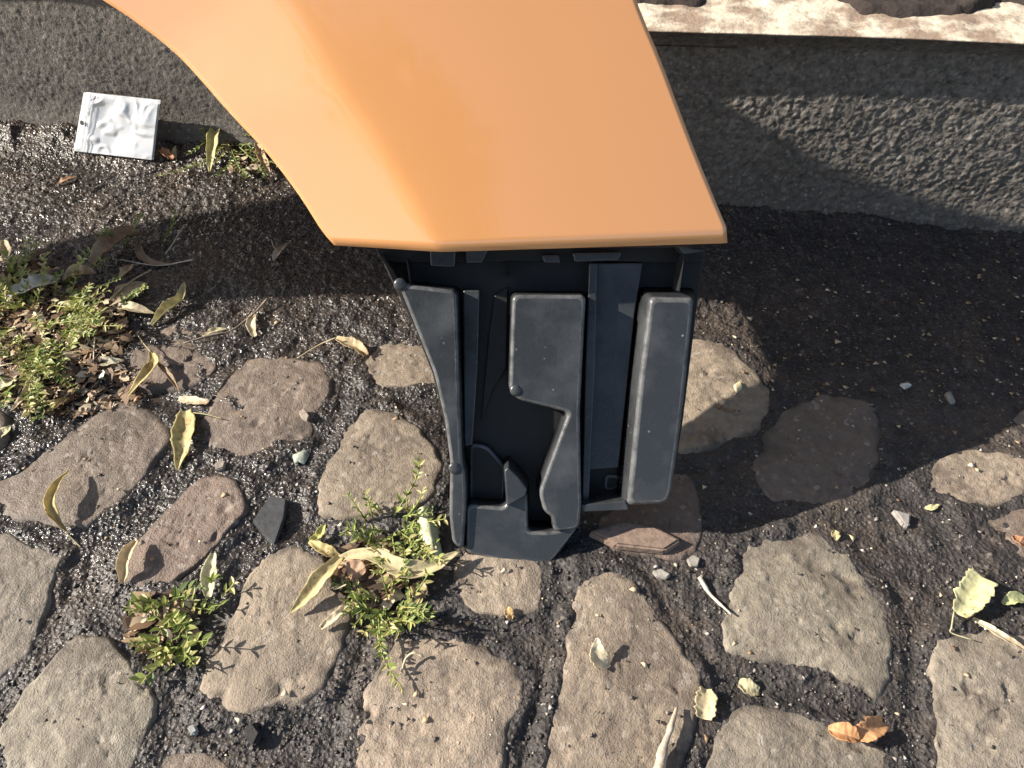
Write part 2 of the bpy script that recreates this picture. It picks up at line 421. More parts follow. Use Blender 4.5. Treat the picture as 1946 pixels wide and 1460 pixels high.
def stone_mesh(poly, top, wet, rings, seed):
    P = np.array([G(x, y, 0.006)[:2] for x, y in poly]) if seed >= 0 else np.array(poly)
    for w_ in (.20, .25, .25):                 # blunt the corners a little, keep the block shape
        Q = np.roll(P, -1, 0)
        P = np.stack([P * (1 - w_) + Q * w_, P * w_ + Q * (1 - w_)], 1).reshape(-1, 2)
    n = len(P)
    c = P.mean(0)
    d = P - c
    L = np.linalg.norm(d, axis=1)
    if seed >= 0:
        d = d * (1.095 + 0.10 * fbm(P[:, 0] * 70, P[:, 1] * 70, 4, .6))[:, None]
    rr = np.concatenate([np.linspace(0.02, 0.84, rings), np.linspace(0.86, 1.12, max(4, rings // 2))])
    V = c[None, None, :] + rr[:, None, None] * d[None, :, :]
    r = np.repeat(rr[:, None], n, 1)
    x, y = V[..., 0], V[..., 1]
    k = abs(seed) * 3.7
    tiltx, tilty = (JH[abs(seed) % 200, 3] - .5) * .05, (JH[abs(seed) % 200, 7] - .5) * .05
    z = top * (0.66 - 0.25 * r ** 3) - 0.026 * sstep(0.88, 1.16, r) ** 1.2
    z = z + tiltx * (x - c[0]) + tilty * (y - c[1])
    z = z + 0.0040 * fbm(x * 20 + k, y * 20, 2) + 0.0012 * fbm(x * 110 + k, y * 110, 4, .55)
    if seed >= 0:
        w, h = worley(x * 62 + k + .5 * fbm(x * 90, y * 90, 2), y * 62)
        z = z - 0.003 * np.where(h > 0.95, np.clip(1 - w * 2.6 / (.5 + h), 0, 1), 0)
        w, h = worley(x * 160 + k + .6 * fbm(x * 200, y * 200, 2), y * 160)
        z = z - 0.0016 * np.where(h > 0.93, np.clip(1 - w * 2.2, 0, 1), 0)
    verts = np.stack([x, y, z], -1).reshape(-1, 3)
    F = grid_faces(n, len(rr), True)
    me = mesh_np('cobblestone', verts, F, {'edge': r.ravel(), 'wet': np.full(r.size, wet)})
    bm = bmesh.new(); bm.from_mesh(me); bm.verts.ensure_lookup_table()
    bm.faces.new([bm.verts[i] for i in range(n)][::-1])
    bmesh.ops.recalc_face_normals(bm, faces=bm.faces)
    bm.to_mesh(me); bm.free()
    return me, c, float(L.max())

# ------------------------------------------------------------------ street ground: one sheet, dense where the photograph looks
def graded(a, b, step, far):
    mid = np.arange(a, b, step)
    out = [0.0]; s = step
    while out[-1] < far:
        s *= 1.35; out.append(out[-1] + s)
    o = np.array(out[1:])
    return np.concatenate([(a - o)[::-1], mid, b + o])
gx = graded(-0.95, 0.92, 0.0023, 60.0)
gy = graded(-0.06, 1.18, 0.0023, 60.0)
X, Y = np.meshgrid(gx, gy)
kd = kerb_dist(X, Y)
near = sstep(1.6, 0.6, np.hypot(X, Y - .5))
edge_line = 0.30 + 0.05 * fbm(X * 7, Y * 7, 3) - 0.10 * sstep(-.25, -.6, X)
asph = sstep(0.03, -0.03, kd - edge_line)
w1, h1 = worley(X * 170, Y * 170)
w2, h2 = worley(X * 95 + 5, Y * 95)
grain = np.clip(0.75 - w1, 0, 1) * (0.4 + h1) * 0.0030 + np.clip(0.7 - w2, 0, 1) * np.where(h2 > .6, 0.004, 0.001)
mudz = 0.0055 * fbm(X * 38, Y * 38, 4, .55) + 0.0022 * (.55 + .45 * sstep(.1, -.3, X)) * fbm(X * 210, Y * 210, 3, .6) + np.clip(0.6 - w2, 0, 1) * np.where(h2 > .8, 0.0035, 0.0)
Z = 0.010 * fbm(X * 3, Y * 3, 2) * near
Z = Z + near * (asph * (grain + 0.003 * fbm(X * 30, Y * 30, 3)) + (1 - asph) * mudz)
Z = Z + (0.012 + .012 * sstep(-.2, -.6, X)) * sstep(0.05 + .03 * sstep(-.2, -.6, X), 0.0, kd) * (0.8 + .7 * fbm(X * 25, Y * 25, 3))          # dirt gathered along the kerb foot
wet = np.clip((0.95 * sstep(0.15, -0.30, X) + 0.9 * fbm(X * 9, Y * 9, 3)) * (.3 + .7 * sstep(.26, .36, Y)), 0, 1)
jit = (RNG.random(X.shape) - .5) * near
Z = Z + jit * (.0020 * asph + .0012 * (1 - asph) * (.4 + .6 * sstep(.1, -.3, X) * sstep(.24, .34, Y)))            # sharp grains that catch the sun
# mud packed up against the stone edges
for _c, _w, top_, poly_ in STONES:
    P_ = np.array([G(x, y, .006)[:2] for x, y in poly_]); c_ = P_.mean(0); D_ = P_ - c_
    th_ = np.arctan2(D_[:, 1], D_[:, 0]); o_ = np.argsort(th_); L_ = np.linalg.norm(D_, axis=1)
    i0, i1 = np.searchsorted(gx, [c_[0] - L_.max() * 1.4, c_[0] + L_.max() * 1.4]); j0, j1 = np.searchsorted(gy, [c_[1] - L_.max() * 1.4, c_[1] + L_.max() * 1.4])
    dx_, dy_ = X[j0:j1, i0:i1] - c_[0], Y[j0:j1, i0:i1] - c_[1]
    rb_ = np.interp(np.arctan2(dy_, dx_), th_[o_], L_[o_], period=2 * math.pi) * 1.05
    q_ = (np.hypot(dx_, dy_) / rb_ - 1.0) * L_.mean()
    rise = top_ * .50 * np.exp(-np.clip(q_ - .002, 0, None) ** 2 / .008 ** 2) * (.75 + .9 * fbm(X[j0:j1, i0:i1] * 45, Y[j0:j1, i0:i1] * 45, 3)) * sstep(-.020, -.005, q_)
    Z[j0:j1, i0:i1] = np.where(q_ < .03, np.maximum(Z[j0:j1, i0:i1], Z[j0:j1, i0:i1] * .5 + rise), Z[j0:j1, i0:i1])
# a shallow hollow for the puddle
pc = G(262, 745)
Z = Z - 0.008 * np.exp(-(((X - pc[0]) / .05) ** 2 + ((Y - pc[1]) / .028) ** 2))
ground = link('street_ground', mesh_np('street_ground', np.stack([X, Y, Z], -1), grid_faces(len(gx), len(gy)),
              {'asphalt': asph, 'wet': wet}), M['ground'], None, False)
ground['kind'] = 'structure'
def ground_z(x, y):
    i = np.clip(np.searchsorted(gx, x), 0, len(gx) - 1); j = np.clip(np.searchsorted(gy, y), 0, len(gy) - 1)
    return float(Z[j, i])
stone_info = []
for k, (col, wt, top, poly) in enumerate(STONES):
    me, c, R = stone_mesh(poly, top, wt, 34, k + 1)
    o = link('cobblestone', me, M['stone'], ground)
    j = 0.84 + 0.30 * random.random()
    o.color = (col[0] * j, col[1] * j * (0.98 + .04 * random.random()), col[2] * j, 1)
    stone_info.append((c, R, np.array([G(x, y, .006)[:2] for x, y in poly]), top))
def in_poly(p, P):
    x, y = p; inside = False; n = len(P)
    for i in range(n):
        x1, y1 = P[i]; x2, y2 = P[(i + 1) % n]
        if (y1 > y) != (y2 > y) and x < (x2 - x1) * (y - y1) / (y2 - y1) + x1: inside = not inside
    return inside
def surf(x, y):
    z = ground_z(x, y)
    for c, R, P, top in stone_info:
        if (x - c[0]) ** 2 + (y - c[1]) ** 2 < R * R and in_poly((x, y), P):
            r = math.hypot(x - c[0], y - c[1]) / R
            z = max(z, top * (.66 - .25 * r ** 3) + .001)
    return z
q = 0                                          # more stones beyond the frame, same laying
for iy in range(-9, 6):
    for ix in range(-11, 12):
        cx = ix * .142 + (iy % 2) * .06 + random.uniform(-.02, .02); cy = .2 + iy * .135 + random.uniform(-.02, .02)
        if kerb_dist(cx, cy) < .38: continue
        u, v, w = project((cx, cy, 0))
        if w > 0.02 and -90 < u < PW + 110 and -50 < v < PH + 100: continue
        if any(math.hypot(cx - c[0], cy - c[1]) < .055 + R * .75 for c, R, _, _ in stone_info[:len(STONES)]): continue
        q += 1
        hx, hy = random.uniform(.056, .064), random.uniform(.050, .060)
        rot = random.uniform(-.25, .25)
        pl = []
        for ux, uy in ((-.75, -1), (.1, -1), (.8, -.95), (1, -.4), (.97, .6), (.6, 1), (-.3, .98), (-.85, .9), (-1, .1), (-.97, -.6)):
            ax, ay = hx * ux * random.uniform(.9, 1.08), hy * uy * random.uniform(.9, 1.08)
            pl.append((cx + ax * math.cos(rot) - ay * math.sin(rot), cy + ax * math.sin(rot) + ay * math.cos(rot)))
        me, c, R = stone_mesh(pl, .010, .2, 5, -q)
        o = link('cobblestone', me, M['stone'], ground)
        col = random.choice((BEIGE, GREY, BEIGE, BROWN)); o.color = (*col, 1)

# puddle between the stones
pp = [(185,742),(215,722),(250,728),(285,722),(318,735),(322,765),(300,776),(262,762),(225,762),(195,765)]
P = catmull(np.array([G(x, y, -.0035) for x, y in pp + pp[:1]]), 60)[:-1]
puddle = link('puddle', mesh_np('puddle', P, [tuple(range(len(P)))]), M['water'], None, False)
if puddle.data.polygons[0].normal.z < 0: puddle.data.flip_normals()
puddle['kind'] = 'structure'

# ------------------------------------------------------------------ kerb: rough face, overhanging coping, ledge, wall behind
OV = 0.028
_a, _b = on_plane(1240, 60, KA + KN * OV, KN), on_plane(1946, 82, KA + KN * OV, KN)
_sa, _sb = np.dot(_a - KA, KD), np.dot(_b - KA, KD)
def khs(s): return _a[2] + (_b[2] - _a[2]) * (np.clip(s, -.2, 2.0) - _sa) / (_sb - _sa)
KH = float(khs(1.1))
ss = np.concatenate([np.arange(-1.6, -.15, .03), np.arange(-.12, 1.62, 0.002), np.arange(1.65, 3.2, .03)])
def kp(s, out, z):
    return KA[None] + np.asarray(s)[..., None] * KD + np.asarray(out)[..., None] * KN + np.asarray(z)[..., None] * np.array([0, 0, 1.0])
zz = np.linspace(-.03, KH - .030, 110)
S_, Z_ = np.meshgrid(ss, zz)
w1, h1 = worley(S_ * 290, Z_ * 290); w2, h2 = worley(S_ * 150 + 9, Z_ * 150)
out = 0.004 * fbm(S_ * 7, Z_ * 7, 2) + (0.0022 * np.clip(.8 - w1, 0, 1) * (.2 + h1) + .0011 * (RNG.random(S_.shape) - .5) + .0012 * fbm(S_ * 90, Z_ * 90, 2) + np.clip(.7 - w2, 0, 1) * np.where(h2 > .8, .0022, 0)) * (0.40 + 0.60 * sstep(.35, .9, S_))
out = out + 0.014 * sstep(0.06, -0.02, Z_)                      # slight spread at the foot
kerb = empty('kerb', tuple(KA)); kerb['kind'] = 'structure'
khv = khs(ss) - KH + .09 * sstep(.66, .50, ss)          # the kerb is higher left of the panel
rowsf = [kp(ss, out[i], np.full(len(ss), z)) for i, z in enumerate(zz)]
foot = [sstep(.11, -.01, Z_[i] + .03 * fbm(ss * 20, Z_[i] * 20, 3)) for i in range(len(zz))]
ov = OV + 0.004 * sstep(1.1, 1.5, ss) - .003 * np.exp(-((ss - 1.25) / .15) ** 2) + 0.003 * fbm(ss * 4.5, ss * 0 + 3, 2) + .0010 * fbm(ss * 40, ss * 0, 2)
ovs = OV + .0012 * fbm(ss * 40, ss * 0, 2)
for f, z in ((.05, KH - .028), (.10, KH - .024), (.45, KH - .014), (.80, KH - .005), (.93, KH - .002)):     # smooth undercut nosing
    rowsf.append(kp(ss, ov * f, z + khv)); foot.append(ss * 0 + .25)
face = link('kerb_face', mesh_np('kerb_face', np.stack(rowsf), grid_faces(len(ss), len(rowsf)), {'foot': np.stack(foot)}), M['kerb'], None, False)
put_under(face, kerb)
rows = [kp(ss, ov * .93, KH - .002 + khv), kp(ss, ov * .96, KH - .0008 + khv), kp(ss, ov * .93, KH + .0002 + khv), kp(ss, ov * .6, KH + .0006 + khv)]
for k in range(1, 40):
    d = -.004 - .006 * k
    zt = KH + khv + .001 + .004 * fbm(ss * 14, ss * 0 + d * 14, 3) + .003 * fbm(ss * 60, ss * 0 + d * 60, 3)
    rows.append(kp(ss, np.full(len(ss), d), zt))
cop = link('coping', mesh_np('coping', np.stack(rows), grid_faces(len(ss), len(rows))), M['ledge'])
put_under(cop, kerb)
# dark soil heaped on the ledge behind the edge
sg = np.arange(.2, 2.4, .004); dg = np.arange(-.2, -.012, .004)
S2, D2 = np.meshgrid(sg, dg)
hz = khs(S2) - KH + 0.02 * sstep(-.025, -.06, D2 + .07 * fbm(S2 * 8, D2 * 8, 4, .6)) + .010 * fbm(S2 * 50, D2 * 50, 3) - .010
soil = link('soil', mesh_np('soil', kp(S2, D2, KH + hz), grid_faces(len(sg), len(dg))), M['soil'])
tag(soil, 'dark soil heaped on the ledge behind the kerb edge', 'soil', kind='stuff')
# plastered wall behind the ledge, above the top of the picture
wl = []
for s0, d0, z0 in [(-1.6, -.24, -.05), (3.2, -.24, -.05), (3.2, -.24, 2.4), (-1.6, -.24, 2.4), (-1.6, -.5, -.05), (3.2, -.5, -.05), (3.2, -.5, 2.4), (-1.6, -.5, 2.4)]:
    wl.append(KA + s0 * KD + d0 * KN + np.array([0, 0, z0]))
wall = link('wall', mesh_np('wall', wl, [(0, 1, 2, 3), (5, 4, 7, 6), (4, 0, 3, 7), (1, 5, 6, 2), (3, 2, 6, 7), (4, 5, 1, 0)]), M['wall'], None, False)
wall['kind'] = 'structure'

# ------------------------------------------------------------------ the orange fender with its black bracket, leaning back
LEAN = math.radians(38)
FB = G(1000, 1062, .008)                       # where the bracket stands
FN = np.array([0, -math.cos(LEAN), math.sin(LEAN)])
FT = np.array([0, math.sin(LEAN), math.cos(LEAN)])
FX = np.array([1.0, 0, 0])
def FP(x, y, off=0.0):                         # pixel -> point on the leaning plane (raised by off)
    return on_plane(x, y, FB + FN * off, FN)
def loc(p):
    d = p - FB
    return np.array([d[0], np.dot(d, FT)])
def unl(a, t, off=0.0):
    return FB + a * FX + t * FT + off * FN
fender = empty('car_fender', tuple(FB))
tag(fender, 'orange car fender panel with black plastic bracket standing upright on the cobbles', 'car panel')
OFF = 0.016
k7 = CAMH / .70
def ext(Xw, zw):                               # off-frame outline given as world X and height
    t = (zw * k7 - FB[2]) / math.cos(LEAN)
    return np.array([(Xw - .21) * k7 - FB[0], t])
inner = [loc(FP(x, y, OFF - .025)) for x, y in [(636, 466), (612, 438), (570, 372), (510, 293), (440, 218), (340, 108), (255, 40), (195, 0)]] + \
        [ext(-.29, .488), ext(-.50, .53), ext(-.79, .55), ext(-1.25, .53), ext(-1.5, .50)]
outer = [loc(FP(x, y, OFF)) for x, y in [(1388, 462), (1396, 456), (1375, 405), (1318, 265), (1260, 110), (1215, 0)]] + \
        [ext(.25, .54), ext(.03, .64), ext(-.30, .715), ext(-.64, .81), ext(-1.0, 1.02), ext(-1.3, 1.12), ext(-1.52, .95), ext(-1.66, .70)]
def resample(P, n, ts=None):
    Q = catmull(P, 400)
    L = np.concatenate([[0], np.cumsum(np.linalg.norm(np.diff(Q, axis=0), axis=1))]); L /= L[-1]
    t = np.linspace(0, 1, n)
    return np.stack([np.interp(t, L, Q[:, 0]), np.interp(t, L, Q[:, 1])], 1)
NS, NJ = 150, 90
I_, O_ = resample(inner, NS), resample(outer, NS)
crease_px = [(848, 474), (770, 355), (700, 265), (620, 130), (540, 45), (480, -20)]
crease = np.array([loc(FP(x, y, OFF)) for x, y in crease_px])
u = np.linspace(0, 1, NJ)
A = I_[:, None, :] * (1 - u)[None, :, None] + O_[:, None, :] * u[None, :, None]
sv = np.linspace(0, 1, NS)[:, None]
sag = loc(FP(850, 478, OFF))[1] - loc(FP(850, 464, OFF))[1]
A[..., 1] += sag * np.exp(-(sv / .02) ** 2) * np.minimum(u[None, :] / .28, (1 - u)[None, :] / .72)
# crease fraction along each row
cf = np.interp(sv[:, 0], [0, .06, .12, .2, .35, 1], [.28, .275, .28, .30, .34, .40])
wid = np.linalg.norm(O_ - I_, axis=1)
dx = (u[None, :] - cf[:, None]) * wid[:, None]
soft = 0.007
neg = 0.5 * (np.sqrt(dx ** 2 + soft ** 2) - dx)          # smooth max(0,-dx)
n_off = -neg * 0.25 * sstep(.62, .34, sv) - 0.16 * np.clip(dx, 0, None) ** 2 - 0.05 * (sv * wid.mean() * 4) ** 2 * 0.02
# rolled edges
de = np.minimum(u[None, :] * wid[:, None], (1 - u)[None, :] * wid[:, None])
slen = np.concatenate([[0], np.cumsum(np.linalg.norm(np.diff((I_ + O_) / 2, axis=0), axis=1))])[:, None]
de = np.minimum(de, np.minimum(slen, slen[-1] - slen) + 0 * u[None, :])
r_ = 0.0025
n_off = n_off - 0.0 * np.where(de < r_, r_ - np.sqrt(np.clip(r_ ** 2 - (r_ - de) ** 2, 0, None)), 0)
off_tot = OFF + n_off
V = FB + A[..., 0:1] * FX + A[..., 1:2] * FT + off_tot[..., None] * FN
verts = V.reshape(-1, 3)
faces = [tuple(f) for f in grid_faces(NJ, NS)]
loop = [i for i in range(NJ)] + [r * NJ + NJ - 1 for r in range(1, NS)] + [(NS - 1) * NJ + j for j in range(NJ - 2, -1, -1)] + [r * NJ for r in range(NS - 2, 0, -1)]
cen = A.reshape(-1, 2).mean(0)
sk = [verts[loop]]
base = len(verts)
lp = verts[loop]
tang = np.roll(lp, -1, 0) - np.roll(lp, 1, 0)
inw = np.cross(FN[None, :], tang); inw /= np.linalg.norm(inw, axis=1)[:, None] + 1e-9
if np.dot(inw[NJ // 2], FT) < 0: inw = -inw
for dn, di in ((.0012, -.0002), (.010, .001), (.011, .008)):
    sk.append(lp - FN * dn + inw * di)
verts = np.vstack([verts] + sk)
nl = len(loop)
prev = [base + i for i in range(nl)]
for k in range(1, 4):
    cur = [base + k * nl + i for i in range(nl)]
    for i in range(nl):
        faces.append((prev[i], cur[i], cur[(i + 1) % nl], prev[(i + 1) % nl]))
    prev = cur
pan = link('panel', mesh_np('panel', verts - FB, faces), M['paint'], fender)
bm = bmesh.new(); bm.from_mesh(pan.data); bmesh.ops.recalc_face_normals(bm, faces=bm.faces)
bm.faces.ensure_lookup_table()
if bm.faces[NJ * 5 + NJ // 2].normal.dot(Vector(FN)) < 0: bmesh.ops.reverse_faces(bm, faces=bm.faces)
bm.to_mesh(pan.data); bm.free()
pan.data.polygons.foreach_set('use_smooth', [True] * len(pan.data.polygons))
md = pan.modifiers.new('thick', 'SOLIDIFY'); md.thickness = 0.0012; md.offset = -1
pan['label'] = 'glossy orange painted panel with a soft crease'

# unseen strip added behind the wheel-arch edge to shade the ground
nlr = 46
strip = []
for dn_ in (.004, .03, .062):
    strip.append(np.array([unl(I_[i][0] + .006, I_[i][1], off_tot[i, 0] - .003 - dn_ * float(sstep(4, 24, i))) - FB for i in range(nlr)]))
shade_strip = link('arch_shade_strip', mesh_np('arch_shade_strip', np.stack(strip), grid_faces(nlr, 3)), M['inner'], fender)
md = shade_strip.modifiers.new('thick', 'SOLIDIFY'); md.thickness = .002
def inset(pts, d):                             # shrink a closed outline (list of 2D points) by d
    P = np.array(pts); n = len(P)
    area = 0.5 * np.sum(P[:, 0] * np.roll(P[:, 1], -1) - np.roll(P[:, 0], -1) * P[:, 1])
    e = np.roll(P, -1, 0) - P; e /= np.linalg.norm(e, axis=1)[:, None] + 1e-12
    nr = np.stack([-e[:, 1], e[:, 0]], 1) * (1 if area > 0 else -1)
    a, b = np.roll(nr, 1, 0), nr
    m = a + b; m /= np.linalg.norm(m, axis=1)[:, None] + 1e-9
    k = np.clip(1 / np.clip((m * b).sum(1), .4, 1), 1, 2)
    return P + m * (d * k)[:, None]
def prism(name, pix, front, depth=.045, bevel=.0022, parent=None, draft=0.0, mat=None, corner=.16):
    L0 = np.array([loc(FP(x, y, front)) for x, y in pix])
    keep = [L0[0]]                             # very short sides would fold when inset
    for p in L0[1:]:
        if np.linalg.norm(p - keep[-1]) < bevel * 2.2 + .0015: keep[-1] = (keep[-1] + p) / 2
        else: keep.append(p)
    if np.linalg.norm(keep[0] - keep[-1]) < bevel * 2.2 + .0015: keep.pop()
    L0 = np.array(keep)
    wts = []
    def soften(P2):                            # rounded mould corners
        for it in range(2):
            Q = np.roll(P2, -1, 0)
            if len(wts) <= it: wts.append(np.minimum((.0030 if bevel > .002 else .0008) / (it + 1) / (np.linalg.norm(Q - P2, axis=1) + 1e-9), .25)[:, None])
            P2 = np.stack([P2 + (Q - P2) * wts[it], Q + (P2 - Q) * wts[it]], 1).reshape(-1, 2)
        return P2
    soften(L0)
    rings = []
    for k in range(5):                         # rounded front edge
        th = k / 4 * math.pi / 2
        rings.append((soften(inset(L0, draft * .35 + bevel * (1 - math.sin(th)))), front - bevel * (1 - math.cos(th))))
    Lb = soften(inset(L0, -draft * .65))
    L0 = Lb
    vs_, fs_, n = [], [], len(L0)
    for P2, off in rings:
        vs_ += [unl(p[0], p[1], off) - FB for p in P2]
    for p in Lb:
        d = depth                              # stop above the ground
        while d > bevel + .002 and unl(p[0], p[1], front - d)[2] < .004: d -= .002
        vs_.append(unl(p[0], p[1], front - d) - FB)
    fs_.append(tuple(range(n)))
    fs_ += [tuple(f) for f in grid_faces(n, 6, True)]
    fs_.append(tuple(range(5 * n, 6 * n))[::-1])
    me = mesh_np(name, np.array(vs_), fs_)
    bm = bmesh.new(); bm.from_mesh(me); bmesh.ops.recalc_face_normals(bm, faces=bm.faces); bm.to_mesh(me); bm.free()
    o = link(name, me, mat or M['plastic'], parent, True)
    me.materials.append(M['edge_highlight'])
    if bevel > .002:
        for i in range(1, 1 + 4 * n): me.polygons[i].material_index = 1
    md = o.modifiers.new('wn', 'WEIGHTED_NORMAL'); md.keep_sharp = True; md.weight = 100
    return o
BD = .029
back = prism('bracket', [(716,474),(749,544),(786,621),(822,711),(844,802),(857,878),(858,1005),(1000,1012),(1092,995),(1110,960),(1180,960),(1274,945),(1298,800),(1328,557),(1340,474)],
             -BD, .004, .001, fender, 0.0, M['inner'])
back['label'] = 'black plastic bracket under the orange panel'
BR = back
PAD = [
 ('curved_rib', [(749,541),(757,533),(866,546),(873,556),(874,711),(879,852),(881,882),(886,900),(888,962),(889,1052),(874,1046),(858,1035),(852,980),(854,880),(844,802),(823,711),(787,621)], 0.0),
 ('centre_box', [(969,562),(975,556),(1112,556),(1119,563),(1104,784),(1107,960),(1103,1008),(1050,1014),(1048,985),(1032,975),(1022,937),(1078,786),(985,763),(967,751),(964,738)], 0.0),
 ('spine', [(1120,500),(1136,500),(1131,700),(1119,962),(1106,962),(1112,700)], -.012),
 ('channel_wall', [(1134,500),(1222,500),(1206,600),(1176,890),(1116,894),(1126,700)], -.019),
 ('channel_wall', [(880,552),(912,552),(908,700),(898,846),(882,850)], -.017),
 ('fin', [(957,894),(966,886),(986,906),(1004,930),(1000,944),(962,966)], .002),
 ('foot_block', [(885,958),(957,964),(966,948),(1004,934),(1005,1010),(1046,1011),(1102,1000),(1066,1050),(1040,1080),(960,1068),(884,1053)], -.004),
 ('channel_rail', [(1226,566),(1235,552),(1324,556),(1331,566),(1302,800),(1282,942),(1270,964),(1186,968),(1210,720)], .003),
 ('lower_web', [(1104,960),(1190,952),(1196,970),(1108,974)], -.002),
 ('top_bar', [(712,470),(1342,470),(1338,496),(1300,500),(1120,496),(760,500),(724,496)], -.020),
 ('clip', [(816,470),(866,470),(864,508),(818,506)], -.004),
 ('clip', [(884,470),(930,470),(916,500),(886,500)], -.010),
 ('clip', [(1030,486),(1062,486),(1066,500),(1034,500)], -.010),
 ('clip', [(1088,482),(1182,480),(1176,495),(1092,498)], -.008),
 ('clip', [(1288,468),(1342,472),(1338,482),(1300,484)], 0.0),
 ('fin', [(768,490),(774,490),(783,545),(776,545)], -.002),
 ('fin', [(963,494),(969,494),(967,530),(962,530)], -.006),
 ('fin', [(1298,480),(1304,482),(1294,556),(1289,556)], .002),
 ('side_wall', [(716,480),(726,480),(757,544),(749,544)], -.004),
  ('channel_step', [(940,560),(966,545),(963,700),(940,735),(915,800),(928,640)], -.026),
 ('recess_floor', [(892,842),(926,848),(962,888),(958,962),(892,962)], -.022),
 ('recess_floor', [(1150,900),(1182,905),(1178,930),(1146,935)], -.026),
]
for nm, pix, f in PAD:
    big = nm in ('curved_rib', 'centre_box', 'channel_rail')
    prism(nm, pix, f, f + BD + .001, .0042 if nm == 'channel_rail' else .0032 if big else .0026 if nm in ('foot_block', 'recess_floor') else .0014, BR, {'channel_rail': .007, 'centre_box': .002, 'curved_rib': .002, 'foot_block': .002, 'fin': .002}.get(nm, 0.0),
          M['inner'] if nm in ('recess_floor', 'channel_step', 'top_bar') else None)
def ball(name, x, y, off, r, flat=.5, parent=None):
    bm = bmesh.new(); bmesh.ops.create_uvsphere(bm, u_segments=16, v_segments=10, radius=r)
    q = Vector(FN).to_track_quat('Z', 'Y').to_matrix().to_4x4()
    bmesh.ops.transform(bm, matrix=Matrix.Translation(Vector(FP(x, y, off) - FB)) @ q @ Matrix.Diagonal((1, 1, flat, 1)), verts=bm.verts)
    me = bpy.data.meshes.new(name); bm.to_mesh(me); bm.free()
    return link(name, me, M['plastic'], parent)
for x, y, r in ((980, 742, .0050), (864, 890, .0055), (760, 541, .0055)):
    ball('boss', x, y, -.0005, r, .45, BR)
def ring(name, x, y, off, R, r, parent):
    th = np.linspace(0, 2 * math.pi, 29)[:-1]
    c = FP(x, y, off) - FB
    path = np.array([c + R * (math.cos(a) * FX + math.sin(a) * FT) for a in np.append(th, th[0])])
    Vt, Ft = tube_np(path, r, 6)
    return link(name, mesh_np(name, Vt, Ft), M['plastic'], parent)
for x, y in ((990, 948), (982, 982), (978, 1012)):
    ring('embossed_ring', x, y, -.0054, .0050, .0006, BR)
gv, gf = [], []
for i in range(9):
    for j in range(13):
        c = FP(896 + i * 6.6, 975 + j * 5.0, -.005) - FB
        b0 = len(gv)
        for sx, st, so in ((-1, -1, -1), (1, -1, -1), (1, 1, -1), (-1, 1, -1), (-.7, -.7, 1), (.7, -.7, 1), (.7, .7, 1), (-.7, .7, 1)):
            gv.append(c + FX * sx * .0011 + FT * st * .0007 + FN * (so * .0003 - .0001))
        gf += [(b0 + 4, b0 + 5, b0 + 6, b0 + 7), (b0, b0 + 1, b0 + 5, b0 + 4), (b0 + 1, b0 + 2, b0 + 6, b0 + 5), (b0 + 2, b0 + 3, b0 + 7, b0 + 6), (b0 + 3, b0, b0 + 4, b0 + 7)]
eg = link('embossed_grid', mesh_np('embossed_grid', gv, gf), M['plastic'], BR, False); eg['kind'] = 'stuff'

# ------------------------------------------------------------------ resealable bag leaning at the kerb foot
def bag():
    bl = G(146, 286, .007); br = G(293, 303, .007)
    axis = (br - bl) / np.linalg.norm(br - bl)
    perp = np.array([-axis[1], axis[0], 0])
    for deg in range(38, 85):                  # lean it back until the top rests against the kerb face
        tilt = math.radians(deg)
        upv = perp * math.cos(tilt) + np.array([0, 0, 1]) * math.sin(tilt)
        nn = np.cross(axis, upv)
        tl = on_plane(165, 175, bl, nn); tr = on_plane(306, 190, bl, nn)
        if min(kerb_dist(tl[0], tl[1]), kerb_dist(tr[0], tr[1])) > .012: break
    print('bag tilt', deg)
    root = empty('plastic_bag', tuple(bl))
    tag(root, 'small clear resealable plastic bag with white card inside, by the kerb', 'plastic bag')
    def sheet(name, u0, u1, v0, v1, off, crink, mat, nu=60, nv=48):
        U, Vv = np.meshgrid(np.linspace(u0, u1, nu), np.linspace(v0, v1, nv))
        P = ((1 - U) * (1 - Vv))[..., None] * bl + (U * (1 - Vv))[..., None] * br + ((1 - U) * Vv)[..., None] * tl + (U * Vv)[..., None] * tr
        a = fbm(U * 2.6 + 3, Vv * 2.2 + off * 900, 2, .5); b = 1 - np.abs(fbm(U * 5 + 8, Vv * 4, 2)) * 5
        fade = np.minimum(1, 6 * np.minimum(np.minimum(U, 1 - U), np.minimum(Vv, 1 - Vv)) + .15)
        P = P + nn * (off + crink * fade * (a * .6 + .25 * np.clip(b, 0, 1)))[..., None]
        me = mesh_np(name, P - bl, grid_faces(nu, nv))
        return link(name, me, mat, root)
    sheet('back_film', 0, 1, 0, 1, .001, .003, M['film'])
    sheet('white_card', .36, .93, .12, .55, .0035, .0008, M['paper'], 12, 12)
    sheet('front_film', 0, 1, 0, 1, .0065, .008, M['film'])
    sheet('zip_strip', .10, .125, 0.01, .99, .0092, .0004, M['zipm'], 4, 20)
    sheet('zip_strip', .145, .16, 0.01, .99, .0092, .0004, M['zipm'], 4, 20)
    c = bl * .5 * .93 + br * .5 * .07 + tl * .5 * .93 + tr * .5 * .07 + nn * .0105
    th = np.linspace(0, 2 * math.pi, 20)[:-1]
    P = [c - bl + .0034 * (math.cos(a) * axis + math.sin(a) * upv) for a in th]
    link('hang_hole', mesh_np('hang_hole', P, [tuple(range(len(P)))]), M['shard'], root, False)
bag()

